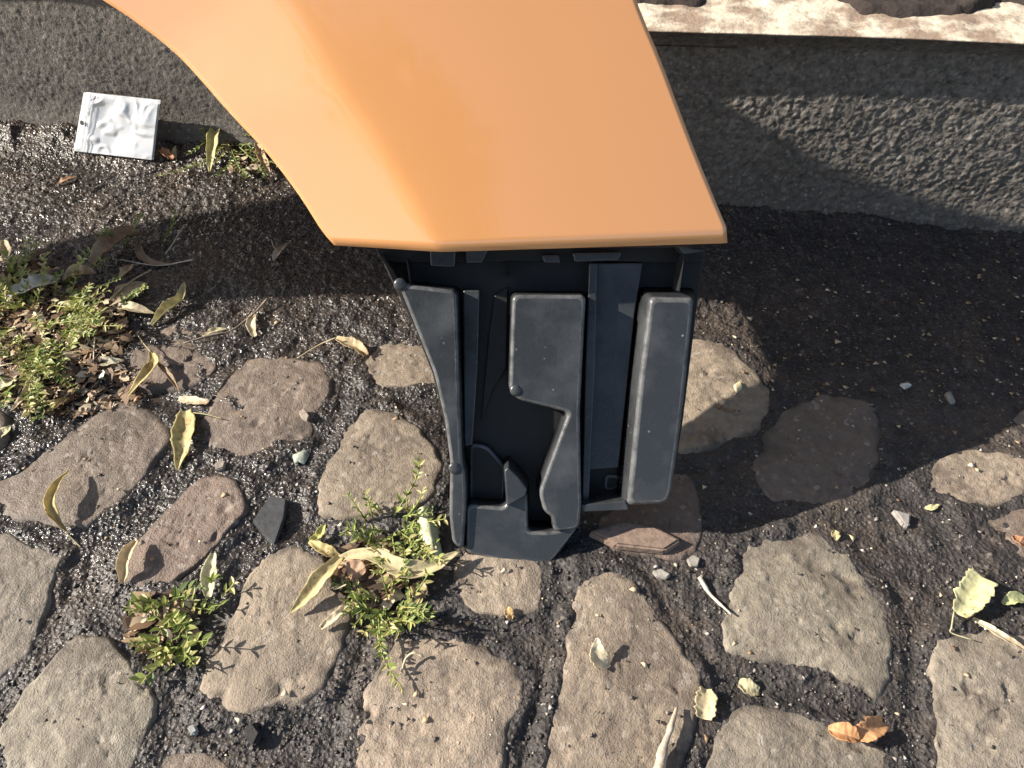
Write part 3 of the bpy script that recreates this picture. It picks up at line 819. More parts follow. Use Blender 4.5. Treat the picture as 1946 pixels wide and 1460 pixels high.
# ------------------------------------------------------------------ leaves, twigs, chips
YEL, PALE, CREAM, TAN, ORG, GRN, DRY = (.62, .50, .18), (.72, .66, .40), (.80, .70, .50), (.45, .31, .17), (.62, .25, .07), (.55, .60, .28), (.40, .29, .19)
def ribbon(name, pix, width, col, label, cat='leaf', fold=.5, tipw=.05, basew=.25, wave=.0015, lift=None, stem=None, twist=0.0, group=None, peak=.45, shadecol=None):
    """pix: [(x, y, height)] along the spine, width in metres"""
    P = catmull(np.array([_at(x, y, z * .75) for x, y, z in pix]), 36)
    n, m = len(P), 13
    T = np.gradient(P, axis=0); T /= np.linalg.norm(T, axis=1)[:, None] + 1e-9
    up = np.array([0, 0, 1.0])
    side = np.cross(T, up); side /= np.linalg.norm(side, axis=1)[:, None] + 1e-9
    nor = np.cross(side, T)
    s = np.linspace(0, 1, n)
    w = np.where(s < peak, basew + (1 - basew) * np.sin(s / peak * math.pi / 2), tipw + (1 - tipw) * np.cos((s - peak) / (1 - peak) * math.pi / 2) ** .8) * width / 2
    ph = random.uniform(0, 50)
    V = []
    for j in range(m):
        a = (j / (m - 1)) * 2 - 1
        tw = twist * (s - .3)
        d = side * np.cos(tw)[:, None] + nor * np.sin(tw)[:, None]
        e = nor * np.cos(tw)[:, None] - side * np.sin(tw)[:, None]
        jag = 1 + .30 * fbm(s * 10 + ph, s * 0 + (1 if a > 0 else 7), 3, .6)
        V.append(P + d * (a * w * jag)[:, None] * math.cos(fold * .8) + e * ((abs(a) ** 1.4) * w * math.sin(fold) + wave * fbm(s * 5 + ph, s * 0 + a * 1.3 + ph, 2))[:, None])
    V = np.stack(V, 1).reshape(-1, 3)
    o0 = P[0].copy(); o0[2] = 0
    me = mesh_np(name, V - o0, grid_faces(m, n), {'across': np.tile(np.abs(np.linspace(-1, 1, m)), n), 'along': np.repeat(s, m)})
    o = link(name, me, M['leaf'], None)
    o.location = o0
    col = tuple(.78 * c + .22 * g * (max(col) / .75) for c, g in zip(col, (.76, .70, .54)))
    o.color = (*col, 1)
    md = o.modifiers.new('thick', 'SOLIDIFY'); md.thickness = .0004
    tag(o, label, cat, group)
    if stem:
        Q = catmull(np.array([_at(x, y, z) for x, y, z in stem]), 14)
        Vt, Ft = tube_np(Q - o0, np.linspace(.0007, .0005, 14), 6)
        st = link('stalk', mesh_np('stalk', Vt, Ft), M['leaf'], o); st.color = (*[c * .8 for c in col], 1)
    return o
def _at(x, y, z):
    g = G(x, y, .004 + z)
    return np.array([g[0], g[1], surf(g[0], g[1]) + z + .0006])
def twig(name, pix, r0, r1, col, label, cat='twig'):
    P = catmull(np.array([_at(x, y, z) for x, y, z in pix]), 22)
    o0 = P[0].copy(); o0[2] = 0
    P[:, 2] += .0006 * fbm(np.linspace(0, 9, 22), np.zeros(22) + r0 * 9e3, 2)
    Vt, Ft = tube_np(P - o0, np.linspace(r0, r1, 22) * (1 + .5 * fbm(np.linspace(0, 12, 22), np.zeros(22), 2)), 7)
    o = link(name, mesh_np(name, Vt, Ft), M['obj']); o.location = o0; o.color = (*col, 1)
    return tag(o, label, cat)
def chip(name, pix, thick, col, label, cat, mat=None, tilt=0.0, z=0.0, smooth=False):
    P = np.array([_at(x, y, z) for x, y in pix])
    P[:, 2] = P[:, 2].mean() + (P[:, 0] - P[:, 0].mean()) * tilt
    c = P.mean(0); o0 = np.array([c[0], c[1], 0])
    bm = bmesh.new()
    a = [bm.verts.new(p - o0 + np.array([0, 0, thick + .0012 * (JH[i, 5] - .5)])) for i, p in enumerate(P)]
    b = [bm.verts.new((p - c) * 1.06 + c - o0 - np.array([0, 0, .001])) for p in P]
    bm.faces.new(a); bm.faces.new(b[::-1]); n = len(a)
    for i in range(n): bm.faces.new((a[i], b[i], b[(i + 1) % n], a[(i + 1) % n]))
    bmesh.ops.recalc_face_normals(bm, faces=bm.faces)
    bmesh.ops.bevel(bm, geom=list(bm.edges), offset=thick * .22, segments=2, affect='EDGES', clamp_overlap=True)
    bmesh.ops.triangulate(bm, faces=[f for f in bm.faces if len(f.verts) > 4])
    me = bpy.data.meshes.new(name); bm.to_mesh(me); bm.free()
    o = link(name, me, mat or M['obj'], None, smooth); o.location = o0; o.color = (*col, 1)
    return tag(o, label, cat)

R = ribbon
R('leaf', [(136,900,.010),(112,930,.014),(99,962,.013),(108,990,.008),(124,1010,.003)], .012, YEL, 'curled yellow leaf standing on edge on the large brown stone at far left', fold=.9, twist=.7, stem=[(124,1010,.003),(138,1024,.001),(150,1036,0)])
R('leaf', [(352,778,.004),(350,810,.007),(348,845,.007),(334,890,.002)], .024, (.64,.55,.22), 'long yellow linden bract hanging between two brown stones below the puddle', fold=.5, basew=.5, stem=[(352,780,.004),(385,786,.006),(425,800,.003)])
R('leaf', [(288,672,.008),(294,695,.010),(272,722,.010),(235,750,.003)], .014, (.60,.47,.17), 'yellow bract with brown spots lying across the puddle', fold=.6, stem=[(288,672,.008),(274,655,.008),(260,634,.004)])
R('leaf', [(300,692,.006),(322,715,.006),(340,742,.004)], .007, TAN, 'thin brown stalked leaf beside the puddle', fold=.8)
R('leaf', [(338,755,.003),(362,758,.005),(397,768,.003)], .011, CREAM, 'short cream winged seed just right of the puddle', fold=.4, basew=.5, tipw=.5)
R('leaf', [(288,618,.002),(318,590,.008),(342,566,.010),(352,538,.014)], .018, (.66,.62,.32), 'folded pale yellow leaf above the puddle near the shadow edge', fold=.8)
R('leaf', [(640,648,.012),(660,655,.012),(680,664,.008),(697,680,.003)], .016, (.78,.62,.36), 'cream orange winged seed with a thin stalk on dark mud beside the bracket', fold=.7, basew=.4, tipw=.5, stem=[(640,648,.012),(605,660,.006),(565,684,.001)])
R('leaf', [(484,596,.004),(478,618,.006),(484,640,.002)], .012, CREAM, 'small torn white leaf on the mud above the brown stones', fold=.5, basew=.5, tipw=.4)
R('leaf', [(385,640,.003),(408,630,.004),(432,627,.002)], .007, PALE, 'tiny pale leaf scrap on the small brown stones', fold=.5)
R('leaf', [(645,1056,.014),(618,1098,.014),(590,1135,.010),(556,1170,.006)], .017, (.72,.60,.27), 'long yellow bract pointing down left across a beige cobble', fold=.5, basew=.4)
R('leaf', [(640,1060,.014),(700,1054,.017),(765,1082,.019),(815,1076,.019),(874,1050,.014)], .018, (.74,.64,.36), 'long pale yellow bract lying across the weeds at the bracket foot', fold=.5, basew=.3, peak=.55)
R('leaf', [(803,962,.016),(812,990,.020),(818,1020,.018),(828,1052,.010)], .022, (.66,.70,.46), 'pale green rolled leaf standing among weeds left of the bracket', fold=-.7, basew=.6, tipw=.7)
R('leaf', [(617,995,.008),(606,1014,.006),(588,1028,.003)], .010, (.62,.60,.14), 'small yellow green leaf beside the dark shard', fold=.6)
R('leaf', [(662,1152,.005),(640,1176,.006),(612,1200,.003)], .008, CREAM, 'narrow cream strip of dry leaf on a beige cobble below the weeds', fold=.4, basew=.6, tipw=.5)
R('leaf', [(588,1030,.008),(620,1048,.010),(650,1056,.010)], .012, YEL, 'short yellow leaf piece at the joint of the long bracts', fold=.6)
R('leaf', [(1868,1098,.012),(1846,1130,.014),(1822,1168,.010)], .026, (.80,.78,.42), 'bright pale yellow leaf with a stalk at the right edge', fold=.4, basew=.8, tipw=.5, peak=.3, stem=[(1815,1160,.010),(1805,1195,.006),(1806,1206,.003),(1845,1222,.001)])
R('leaf', [(1850,1174,.003),(1895,1212,.006),(1950,1244,.003)], .008, CREAM, 'narrow cream strip of leaf below the bright yellow leaf', fold=.5)
R('leaf', [(1906,1146,.004),(1930,1138,.006),(1958,1140,.004)], .012, GRN, 'pale green crumpled leaf cut by the right edge', fold=.6)
seed = R('leaf', [(1570,1390,.004),(1605,1400,.009),(1630,1410,.008)], .018, (.66,.29,.09), 'orange two-winged dry seed on the lower right cobble', fold=.7)
wing = R('leaf', [(1624,1408,.006),(1650,1390,.010),(1682,1372,.007)], .017, (.74,.36,.13), 'rounded orange wing of a dry seed beside its crumpled half', fold=.6, basew=.4, tipw=.6)
wing.name = 'wing'; del wing['label']; del wing['category']; put_under(wing, seed)
R('leaf', [(1405,1296,.003),(1425,1304,.005),(1445,1312,.002)], .013, PALE, 'small pale crumb of leaf above the lower right cobble', fold=.4, basew=.5, tipw=.4)
R('leaf', [(1342,1310,.003),(1340,1340,.006),(1336,1368,.003)], .017, (.76,.64,.38), 'torn cream leaf fragment on the dirt between two right cobbles', fold=.4, basew=.5, tipw=.7)
R('leaf', [(1134,1218,.016),(1136,1248,.008),(1140,1275,.002)], .017, (.82,.72,.52), 'cream triangular leaf chip standing on the long beige cobble', fold=.3, twist=.9, basew=.15, tipw=.6, peak=.8)
R('leaf', [(262,1032,.006),(244,1058,.010),(238,1088,.006),(232,1108,.002)], .014, (.74,.60,.36), 'curled cream leaf on the reddish stone at left', fold=.8, basew=.4)
R('leaf', [(406,1052,.006),(396,1090,.008),(392,1132,.003)], .014, (.78,.74,.46), 'pale yellow leaf beside the small weed at lower left', fold=.5, basew=.4, tipw=.3)
R('leaf', [(-4,492,.006),(40,498,.010),(90,482,.006)], .018, DRY, 'grey brown crumpled leaf in the shadow at the left edge', fold=.7, basew=.5, tipw=.4)
R('leaf', [(5,455,.010),(12,475,.012),(8,500,.004)], .014, (.55,.45,.30), 'small upright tan leaf at the left edge above the weeds', fold=.7)
R('leaf', [(178,505,.008),(205,480,.020),(235,455,.022),(268,448,.010)], .034, (.40,.28,.17), 'large dry brown leaf curled behind the left weeds', fold=.8, basew=.5, tipw=.5)
R('leaf', [(262,452,.010),(266,480,.010),(285,500,.004),(325,505,.002)], .012, DRY, 'thin brown leaf stalk and blade trailing right of the large dry leaf', fold=.7)
R('leaf', [(120,535,.010),(150,522,.018),(185,522,.014)], .026, (.56,.40,.24), 'tan curled leaf in the middle of the left weeds', fold=.8)
R('leaf', [(205,575,.006),(240,555,.012),(275,540,.006)], .030, (.46,.36,.24), 'broad brown leaf at the right side of the left weeds', fold=.3)
R('leaf', [(230,530,.010),(243,518,.014),(250,502,.010)], .016, (.52,.38,.25), 'small rounded brown leaf above the left weeds', fold=.6)
R('leaf', [(135,655,.006),(168,622,.014),(190,592,.014)], .022, (.78,.72,.38), 'bright yellow leaf blade lying in the left weeds', fold=.5, basew=.6, tipw=.6)
R('leaf', [(215,580,.008),(250,590,.010),(296,598,.004)], .016, (.72,.62,.42), 'pale tan pointed leaf right of the bright yellow blade', fold=.6)
R('leaf', [(172,690,.004),(205,690,.006),(238,688,.003)], .014, (.74,.68,.52), 'cream leaf scrap on the dirt left of the puddle', fold=.5)
R('leaf', [(-6,740,.006),(12,728,.010),(24,720,.006)], .020, (.70,.66,.40), 'pale leaf cut by the left edge below the weeds', fold=.5, basew=.8)
R('leaf', [(55,720,.010),(48,745,.008),(20,778,.003)], .011, (.72,.58,.40), 'forked cream leaf stalk below the left weeds', fold=.6)
R('leaf', [(92,780,.004),(110,768,.008),(130,752,.006)], .012, (.66,.48,.16), 'spotted yellow leaf scrap above the large brown stone', fold=.7)
R('leaf', [(-8,826,.004),(5,818,.005),(20,808,.003)], .012, PALE, 'pale leaf tip at the left edge by the large brown stone', fold=.4)
R('leaf', [(520,498,.004),(530,482,.008),(550,462,.004)], .010, (.60,.52,.40), 'small tan seed lying in the shadow below the panel corner', fold=.6, stem=[(530,482,.006),(520,470,.006),(517,458,.004)])
R('leaf', [(430,224,.030),(414,265,.026),(404,298,.016),(397,325,.006)], .018, (.66,.62,.24), 'long yellow green leaf leaning among weeds beside the orange panel', fold=.6, basew=.1)
R('leaf', [(398,190,.030),(410,208,.026),(416,228,.016)], .016, (.60,.28,.10), 'small orange brown leaf beside the panel edge above the weeds', fold=.6)
R('leaf', [(474,262,.024),(488,270,.022),(500,285,.012)], .022, (.66,.38,.12), 'orange leaf tucked under the panel edge', fold=.6)
R('leaf', [(490,282,.012),(500,305,.010),(512,330,.006)], .014, (.70,.48,.26), 'tan leaf strip under the lower panel edge', fold=.6)
R('leaf', [(308,292,.004),(318,298,.007),(330,308,.003)], .013, (.62,.28,.12), 'small orange brown seed wing right of the plastic bag', fold=.5, basew=.6, tipw=.6)
R('leaf', [(336,286,.006),(332,298,.005),(336,306,.003)], .008, PALE, 'tiny pale seed right of the plastic bag', fold=.5)
R('leaf', [(-6,226,.004),(14,222,.006),(34,226,.003)], .010, (.60,.56,.22), 'yellow leaf on the kerb foot at the left edge', fold=.4)
R('leaf', [(108,348,.003),(126,340,.005),(146,334,.003)], .010, (.50,.24,.12), 'reddish brown leaf scrap on the asphalt below the bag', fold=.4)
R('leaf', [(964,1156,.003),(968,1166,.005),(972,1178,.002)], .008, (.76,.48,.16), 'tiny orange crumb below the bracket foot', fold=.3)
R('leaf', [(1925,1020,.003),(1935,1030,.005),(1948,1038,.003)], .012, (.60,.24,.10), 'small orange leaf crumb at the right edge', fold=.4)
R('leaf', [(790,1105,.006),(796,1120,.010),(800,1135,.003)], .016, (.62,.46,.28), 'brown curled leaf beside the bracket foot weeds', fold=.7)
R('leaf', [(1584,1010,.002),(1588,1018,.004),(1590,1028,.002)], .008, (.66,.55,.25), 'small yellow crumb at the top of the right cobble', fold=.3)
R('leaf', [(1760,962,.002),(1772,962,.004),(1786,958,.002)], .006, (.72,.66,.34), 'tiny pale yellow scrap below the pale stone at right', fold=.3)
R('leaf', [(660,1090,.010),(672,1085,.012),(684,1096,.008)], .020, (.72,.42,.26), 'salmon dry petal among the weeds at the bracket foot', fold=.6, basew=.6, tipw=.6)
R('leaf', [(20,560,.010),(62,545,.020),(112,530,.014)], .030, (.72,.74,.70), 'crumpled white plastic scrap in the left weeds', cat='plastic scrap', fold=.5, basew=.7, tipw=.6, wave=.006)

twig('twig', [(1284,1350,.004),(1272,1390,.006),(1258,1430,.005),(1250,1475,.003)], .0016, .0045, (.48,.38,.29), 'pale stripped twig on the long beige cobble at the bottom edge')
twig('twig', [(1330,1096,.002),(1352,1128,.003),(1388,1172,.002)], .0026, .0008, (.5,.45,.38), 'pale splinter on the dirt left of the big right cobble')
twig('twig', [(764,1284,.003),(772,1258,.006),(786,1246,.007),(804,1252,.004)], .0010, .0012, (.62,.50,.34), 'curled tan stalk on the cobble below the weeds')
twig('twig', [(180,640,.012),(178,690,.008),(176,712,.003)], .0008, .0006, (.66,.58,.44), 'thin pale straw hanging below the left weeds')
twig('twig', [(350,655,.003),(400,640,.005),(440,632,.004),(480,600,.006),(510,572,.008)], .0009, .0012, (.30,.23,.17), 'dark bent stalk crossing the small brown stones')
twig('twig', [(205,570,.006),(250,535,.012),(288,515,.010)], .0010, .0007, (.50,.42,.28), 'straight brown twig through the left weeds')
twig('twig', [(230,495,.004),(300,505,.004),(368,496,.003)], .0007, .0009, (.60,.52,.42), 'long thin straw lying in the shadow right of the weeds')
twig('twig', [(316,486,.004),(332,468,.012),(352,430,.016)], .0011, .0006, (.42,.38,.32), 'forked grey twig in the left shadow')
twig('twig', [(670,1098,.008),(676,1130,.006),(684,1165,.003)], .0022, .0018, (.22,.15,.10), 'short dark brown twig under the weeds on a beige cobble')
twig('twig', [(1276,130,.05),(1296,110,.06),(1314,92,.075)], .0005, .0003, (.6,.58,.54), 'thin pale thread rising beside the right panel edge')
chip('shard', [(481,990),(514,944),(545,951),(541,985),(522,1040),(506,1022)], .004, (1,1,1), 'flat dark slate shard between the left cobbles', 'shard', M['shard'], tilt=.06, z=.002)
chip('stone_chip', [(1694,972),(1728,982),(1726,1003),(1716,1000)], .006, (.32,.29,.27), 'pale grey angular stone chip right of the panel shadow', 'stone')
chip('glass_chip', [(356,1384),(372,1378),(378,1392),(366,1400)], .005, (.36,.37,.35), 'small pale glass chip on the mud at lower left', 'glass')
chip('stone_chip', [(464,1398),(480,1372),(498,1396),(484,1424)], .007, (.035,.03,.03), 'dark pointed stone on the mud at lower left', 'stone')
chip('pebble', [(1600,402),(1607,397),(1614,403),(1609,411),(1602,410)], .006, (.62,.58,.52), 'pale round pebble at the kerb foot in the shadow', 'pebble', smooth=True)
chip('pebble', [(556,866),(562,856),(570,858),(580,852),(587,862),(582,872),(577,881),(566,876),(560,882)], .0011, (.42,.45,.36), 'white green splat on the wet mud between brown stones', 'dropping', smooth=True)
chip('pebble', [(408,886),(418,878),(430,880),(426,892),(412,896)], .004, (.34,.28,.23), 'small tan pebble below the spotted brown stone', 'pebble')
chip('pebble', [(570,790),(580,784),(590,798),(586,806),(576,802)], .003, (.36,.30,.24), 'cream chip on the brown stone in the middle left', 'pebble')
chip('pebble', [(1305,1064),(1316,1056),(1330,1062),(1326,1076),(1312,1076)], .003, (.34,.31,.27), 'white crumb beside the shadow right of the bracket', 'pebble')
chip('pebble', [(1240,1086),(1256,1082),(1274,1092),(1266,1100),(1248,1096)], .003, (.36,.33,.29), 'flat white crumb above the long beige cobble', 'pebble')
chip('pebble', [(1392,740),(1404,732),(1408,744),(1398,752)], .003, (.76,.66,.40), 'yellow crumb on the sunlit stone behind the bracket', 'pebble')
chip('pebble', [(1796,748),(1806,744),(1816,764),(1808,768)], .004, (.30,.28,.26), 'grey oval pebble in the shadow at right', 'pebble', smooth=True)
chip('pebble', [(1712,728),(1726,726),(1734,730),(1722,736)], .003, (.66,.64,.60), 'white crescent chip in the shadow at right', 'pebble')
chip('stone_chip', [(1120,1020),(1180,1000),(1240,1010),(1290,1035),(1260,1055),(1170,1045)], .008, (.24,.17,.13), 'flat brown stone flake under the right side of the bracket', 'stone')

# ------------------------------------------------------------------ weeds
def weed(name, label, stems, leaf=.009, seed=1):
    """stems: list of pixel paths [(x, y, z)...] rooted at their first point"""
    rnd = random.Random(seed)
    o0 = _at(*stems[0][0]); o0 = np.array([o0[0], o0[1], 0])
    root = empty(name, tuple(o0)); tag(root, label, 'weed')
    SV, SF, LV, LF, ST, LT = [], [], [], [], [], []
    for st in stems:
        P = catmull(np.array([_at(*p) for p in st]), 16)
        P[1:, 2] += .001
        V_, F_ = tube_np(P - o0, np.linspace(.0009, .0005, 16), 5)
        b = len(SV); SV += list(V_); SF += [tuple(i + b for i in f) for f in F_]
        ST += [rnd.choice((.7, .9, .55))] * len(V_)
        L = np.linalg.norm(np.diff(P, axis=0), axis=1).sum()
        nn = max(3, int(L / (leaf * .62)))
        base_t = rnd.uniform(.5, 1.1)
        for k in range(nn):
            f = (k + .6) / nn
            i = min(int(f * 15), 14); p = P[i] + (P[i + 1] - P[i]) * (f * 15 - i)
            t = P[i + 1] - P[i]; t /= np.linalg.norm(t) + 1e-9
            for sgn in (-1, 1):
                if rnd.random() < .12: continue
                sd_ = np.cross(t, (rnd.uniform(-.5, .5), rnd.uniform(-.5, .5), 1)); sd_ /= np.linalg.norm(sd_) + 1e-9
                d = sd_ * sgn * rnd.uniform(.6, 1.1) + t * rnd.uniform(.25, .9) + np.array([0, 0, rnd.uniform(-.05, .7)])
                d /= np.linalg.norm(d)
                ln = leaf * rnd.uniform(.65, 1.25) * (1 - .35 * f)
                wv = np.cross(d, (rnd.uniform(-.4, .4), rnd.uniform(-.4, .4), 1)); wv /= np.linalg.norm(wv) + 1e-9
                up = np.cross(wv, d); w = ln * rnd.uniform(.17, .24)
                q = p - o0; b = len(LV)
                LV += [q, q + d * ln * .35 + wv * w + up * w * .5, q + d * ln * .42 - up * w * .1, q + d * ln * .35 - wv * w + up * w * .5,
                       q + d * ln * .72 + wv * w * .75 + up * w * .2, q + d * ln * .75 - up * w * .25, q + d * ln * .72 - wv * w * .75 + up * w * .2, q + d * ln - up * w * .5]
                LF += [(b, b + 2, b + 1), (b, b + 3, b + 2), (b + 1, b + 2, b + 5, b + 4), (b + 2, b + 3, b + 6, b + 5), (b + 4, b + 5, b + 7), (b + 5, b + 6, b + 7)]
                LT += [min(1, max(0, base_t + rnd.uniform(-.3, .25)))] * 8
    s = link('stem', mesh_np('stem', SV, SF, {'tint': ST}), M['green'], root)
    f = link('foliage', mesh_np('foliage', LV, LF, {'tint': LT}), M['green'], root, False); f['kind'] = 'stuff'
    return root
def clump(cx, cy, rx, ry, n, seed, hz=.02, lenpx=70):
    rnd = random.Random(seed); out = []
    for _ in range(n):
        a = rnd.uniform(0, 6.28); r = math.sqrt(rnd.random())
        x0, y0 = cx + rx * r * math.cos(a), cy + ry * r * math.sin(a)
        b = a + rnd.uniform(-1.2, 1.2); l = lenpx * rnd.uniform(.5, 1.2)
        h = hz * rnd.uniform(.4, 1.3)
        out.append([(x0, y0, 0), (x0 + .4 * l * math.cos(b), y0 + .3 * l * math.sin(b), h * .7), (x0 + l * math.cos(b), y0 + .7 * l * math.sin(b), h)])
    return out
weed('weed', 'bushy green weed clump at the left edge among dry leaves', clump(55, 600, 95, 85, 58, 3, .028, 95) + clump(40, 705, 60, 45, 14, 31, .02, 70) + [[(120,560,0),(185,545,.02),(230,532,.03)], [(150,590,0),(160,560,.025),(168,540,.035)], [(20,560,0),(20,530,.02),(70,515,.026)]], .0112, 3)
weed('weed', 'thin green sprig right of the left weed clump', [[(225,590,0),(250,565,.016),(272,552,.026)], [(240,580,0),(268,560,.022),(280,548,.028)]], .010, 5)
weed('weed', 'green weed at the left edge of the bracket foot', clump(745, 1010, 55, 65, 28, 7, .020, 66) + [[(750,985,0),(790,920,.02),(800,880,.03)], [(770,990,0),(795,955,.024),(805,930,.03)]], .0095, 7)
weed('weed', 'green weed trailing down over the cobble below the bracket foot', clump(735, 1145, 55, 42, 26, 9, .018, 64) + [[(715,1160,0),(720,1215,.008),(735,1265,.006),(768,1318,.004)], [(718,1160,0),(722,1200,.012),(728,1250,.010)], [(770,1150,0),(800,1110,.015),(815,1090,.018)]], .0095, 9)
weed('weed', 'small green weed growing between cobbles at lower left', clump(320, 1150, 40, 30, 16, 13, .018, 55) + clump(318, 1215, 35, 28, 14, 14, .018, 55) + [[(320,1220,0),(295,1270,.008),(266,1302,.004)]], .0115, 13)
weed('weed', 'tiny green sprig right of the small lower left weed', [[(390,1160,0),(402,1148,.01),(420,1150,.014)], [(420,1130,0),(438,1120,.008),(446,1110,.012)], [(400,1110,0),(404,1094,.01),(410,1088,.012)]], .010, 15)
weed('weed', 'straggling weed beside the plastic bag and panel edge', clump(440, 285, 45, 25, 14, 17, .02, 60) + [[(440,280,0),(395,225,.02),(330,165,.03)], [(430,260,0),(400,220,.02),(385,195,.03)], [(430,295,0),(380,310,.012),(302,336,.004)], [(440,290,0),(455,320,.012),(470,338,.01)], [(450,290,0),(485,310,.012),(505,335,.006)]], .009, 17)
weed('weed', 'dark leafy sprig standing in the shadow above the left clump', [[(190,480,0),(215,455,.02),(200,440,.03)], [(240,470,0),(262,430,.03),(275,405,.045)], [(310,460,0),(330,430,.03),(335,405,.045)], [(200,470,0),(190,455,.02),(196,446,.03)]], .012, 19)

# ------------------------------------------------------------------ uncountable: grit on the street, crumbled leaf litter
def scatter(name, pts, smin, smax, mat, seed, flat=.6, bias=1.0, label=None, cat=None):
    r = np.random.default_rng(seed)
    n = len(pts)
    base = np.array([[1, 0, 0], [-.5, .87, 0], [-.5, -.87, 0], [.3, .2, .8], [-.1, -.3, -.7]])
    tri = np.array([[0, 1, 3], [1, 2, 3], [2, 0, 3], [1, 0, 4], [2, 1, 4], [0, 2, 4]])
    sz = smin + (smax - smin) * r.random(n) ** 3
    th = r.random(n) * 6.283
    b = base[None] * (1 + .6 * (r.random((n, 5, 3)) - .5))
    b = b * np.array([1, .75, flat])[None, None] * sz[:, None, None]
    c, s = np.cos(th)[:, None], np.sin(th)[:, None]
    x = b[..., 0] * c - b[..., 1] * s; y = b[..., 0] * s + b[..., 1] * c
    V = np.stack([x, y, b[..., 2]], -1) + pts[:, None, :]
    F = (np.arange(n)[:, None, None] * 5 + tri[None]).reshape(-1, 3)
    tint = np.repeat(np.clip(r.random(n) ** bias, 0, 1), 5)
    o = link(name, mesh_np(name, V.reshape(-1, 3), F, {'tint': tint}), mat, None, False)
    return tag(o, label, cat, kind='stuff')
pts = []
N = 26000
px_ = RNG.random(N) * 2100 - 80; py_ = 240 + RNG.random(N) * 1260
for x, y in zip(px_, py_):
    if y < 250 + .106 * x: continue
    g = G(x, y, 0)
    st = any((g[0] - c[0]) ** 2 + (g[1] - c[1]) ** 2 < (R_ * .9) ** 2 and in_poly((g[0], g[1]), P) for c, R_, P, t in stone_info)
    if st and random.random() < .97: continue
    pts.append((g[0], g[1], (surf(g[0], g[1]) if st else ground_z(g[0], g[1])) + .0002))
scatter('grit', np.array(pts), .0005, .0034, M['grit'], 4, .7, 2.4, 'fine grit and small stones strewn over the street', 'grit')
pts = []
for cx, cy, rx, ry, n in ((110, 640, 140, 90, 1900), (130, 740, 150, 55, 800), (700, 1100, 70, 70, 500), (310, 1190, 70, 60, 260), (470, 300, 50, 40, 200), (60, 560, 70, 60, 400)):
    for _ in range(n):
        a = random.uniform(0, 6.28); r = math.sqrt(random.random())
        g = G(cx + rx * r * math.cos(a), cy + ry * r * math.sin(a), 0)
        pts.append((g[0], g[1], surf(g[0], g[1]) + random.uniform(.0005, .006)))
def flakes(name, pts, smin, smax, mat, seed, label, cat):
    r = np.random.default_rng(seed); n = len(pts)
    L = smin + (smax - smin) * r.random(n) ** 2.2
    Wd = L * (.18 + .4 * r.random(n)); th = r.random(n) * 6.283
    bx = np.array([-1, -.35, .35, 1, .3, -.4]); by = np.array([0, .9, 1, .05, -.9, -1.0])
    x = bx[None] * L[:, None] * (1 + .5 * (r.random((n, 6)) - .5)); y = by[None] * Wd[:, None] * (1 + .9 * (r.random((n, 6)) - .5))
    z = (r.random((n, 1)) - .5) * .9 * x + (r.random((n, 1)) - .5) * 1.4 * y + .25 * np.abs(y) + .1 * L[:, None] * (r.random((n, 6)) - .3)
    c, s_ = np.cos(th)[:, None], np.sin(th)[:, None]
    V = np.stack([x * c - y * s_, x * s_ + y * c, z], -1) + pts[:, None, :]
    F = (np.arange(n)[:, None, None] * 6 + np.array([[0, 5, 1], [1, 5, 4], [1, 4, 2], [2, 4, 3]])[None]).reshape(-1, 3)
    o = link(name, mesh_np(name, V.reshape(-1, 3), F, {'tint': np.repeat(np.clip(r.random(n) ** 1.3, 0, 1), 6)}), mat, None, False)
    return tag(o, label, cat, kind='stuff')
flakes('leaf_litter', np.array(pts), .0012, .0105, M['litter'], 6, 'crumbled brown leaf litter around the weeds', 'litter')

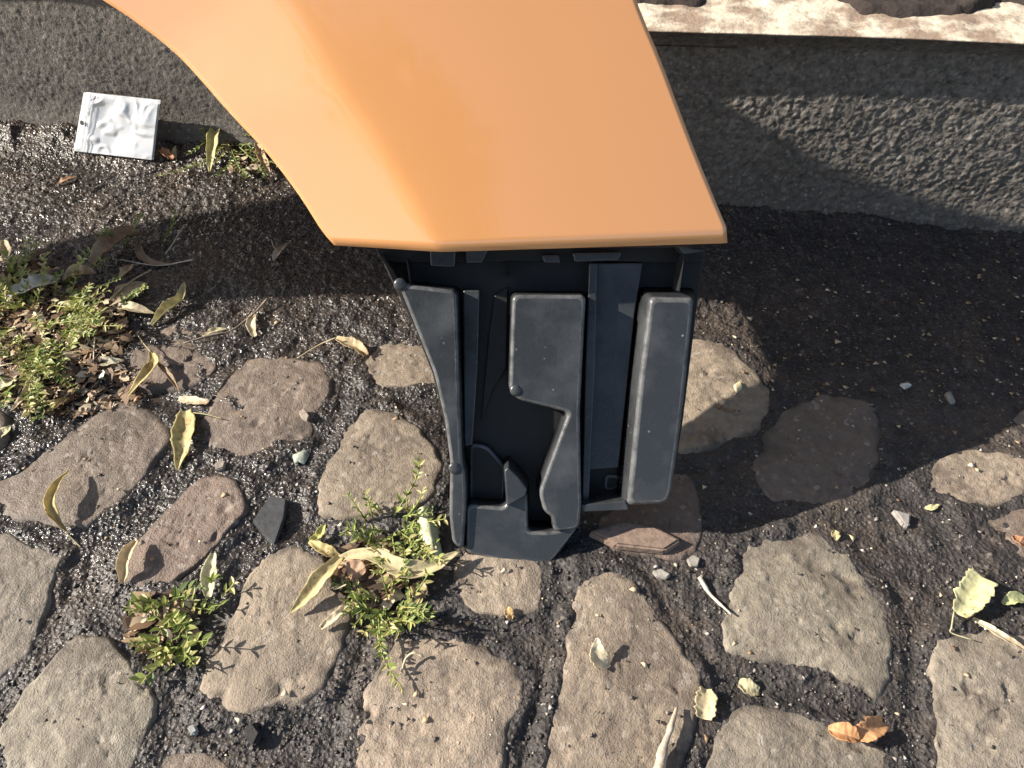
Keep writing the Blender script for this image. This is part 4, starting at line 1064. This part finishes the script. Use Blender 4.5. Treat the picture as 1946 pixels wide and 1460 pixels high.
# ------------------------------------------------------------------ unseen tree added behind the camera to darken the paint reflection
def tree(cx, cy):
    root = empty('reflection_tree', (cx, cy, 0)); tag(root, 'unseen leafy tree added behind the camera, mirrored darkly in the orange paint', 'tree')
    P = np.array([(0, 0, -.05), (.05, 0, 1.2), (.0, .05, 2.6), (.1, 0, 4.2)])
    Vt, Ft = tube_np(catmull(P, 14), np.linspace(.19, .06, 14), 10)
    tr = link('trunk', mesh_np('trunk', Vt, Ft), M['bark'], root)
    r = np.random.default_rng(5); LV = []; blobs = []
    for k in range(9):
        a = k * 2.4; z0 = 1.5 + .22 * k
        e = np.array([1.35 * math.cos(a) * (1 - .05 * k), 1.2 * math.sin(a) * (1 - .05 * k), z0 + .9])
        Q = catmull(np.array([(0.03, 0, z0), tuple(e * np.array([.5, .5, 0]) + np.array([0, 0, z0 + .55])), tuple(e)]), 8)
        Vt, Ft = tube_np(Q, np.linspace(.06, .015, 8), 6)
        link('limb', mesh_np('limb', Vt, Ft), M['bark'], root)
        blobs.append((e, .75)); blobs.append((e * np.array([.5, .5, 1]) + np.array([0, 0, .5]), .8))
    for e, rad in blobs:
        n = 420
        d = r.normal(size=(n, 3)); d /= np.linalg.norm(d, axis=1)[:, None]
        LV.append(e + d * (rad * r.random((n, 1)) ** .5))
    C0 = np.vstack(LV); n = len(C0)
    a = r.normal(size=(n, 3)); a /= np.linalg.norm(a, axis=1)[:, None]
    b = np.cross(a, r.normal(size=(n, 3))); b /= np.linalg.norm(b, axis=1)[:, None]
    s_ = (.06 + .05 * r.random((n, 1)))
    V4 = np.stack([C0 - a * s_ * 1.1, C0 + b * s_ * .7, C0 + a * s_ * 1.3, C0 - b * s_ * .7], 1).reshape(-1, 3)
    F4 = np.arange(n * 4).reshape(-1, 4)
    cr = link('crown', mesh_np('crown', V4, F4, {'tint': np.repeat(.25 * r.random(n), 4)}), M['green'], root, False); cr['kind'] = 'stuff'
M['bark'] = m_plain('bark', (0.10, 0.08, 0.065), .9, .02)
tree(-1.35, -3.5)

pts = []
for _ in range(420):                           # pale crumbs blown along the gutter
    x, y = random.uniform(1380, 1980), random.gauss(620, 110)
    if y < 270 + .106 * x: continue
    g = G(x, y, 0); pts.append((g[0], g[1], surf(g[0], g[1]) + .0012))
for _ in range(260):
    x, y = random.uniform(0, 1946), random.uniform(480, 1440)
    g = G(x, y, 0); pts.append((g[0], g[1], surf(g[0], g[1]) + .001))
scatter('crumbs', np.array(pts), .0008, .0052, M['litter'], 8, .3, .45, 'pale crumbs scattered over the shaded gutter', 'crumbs')
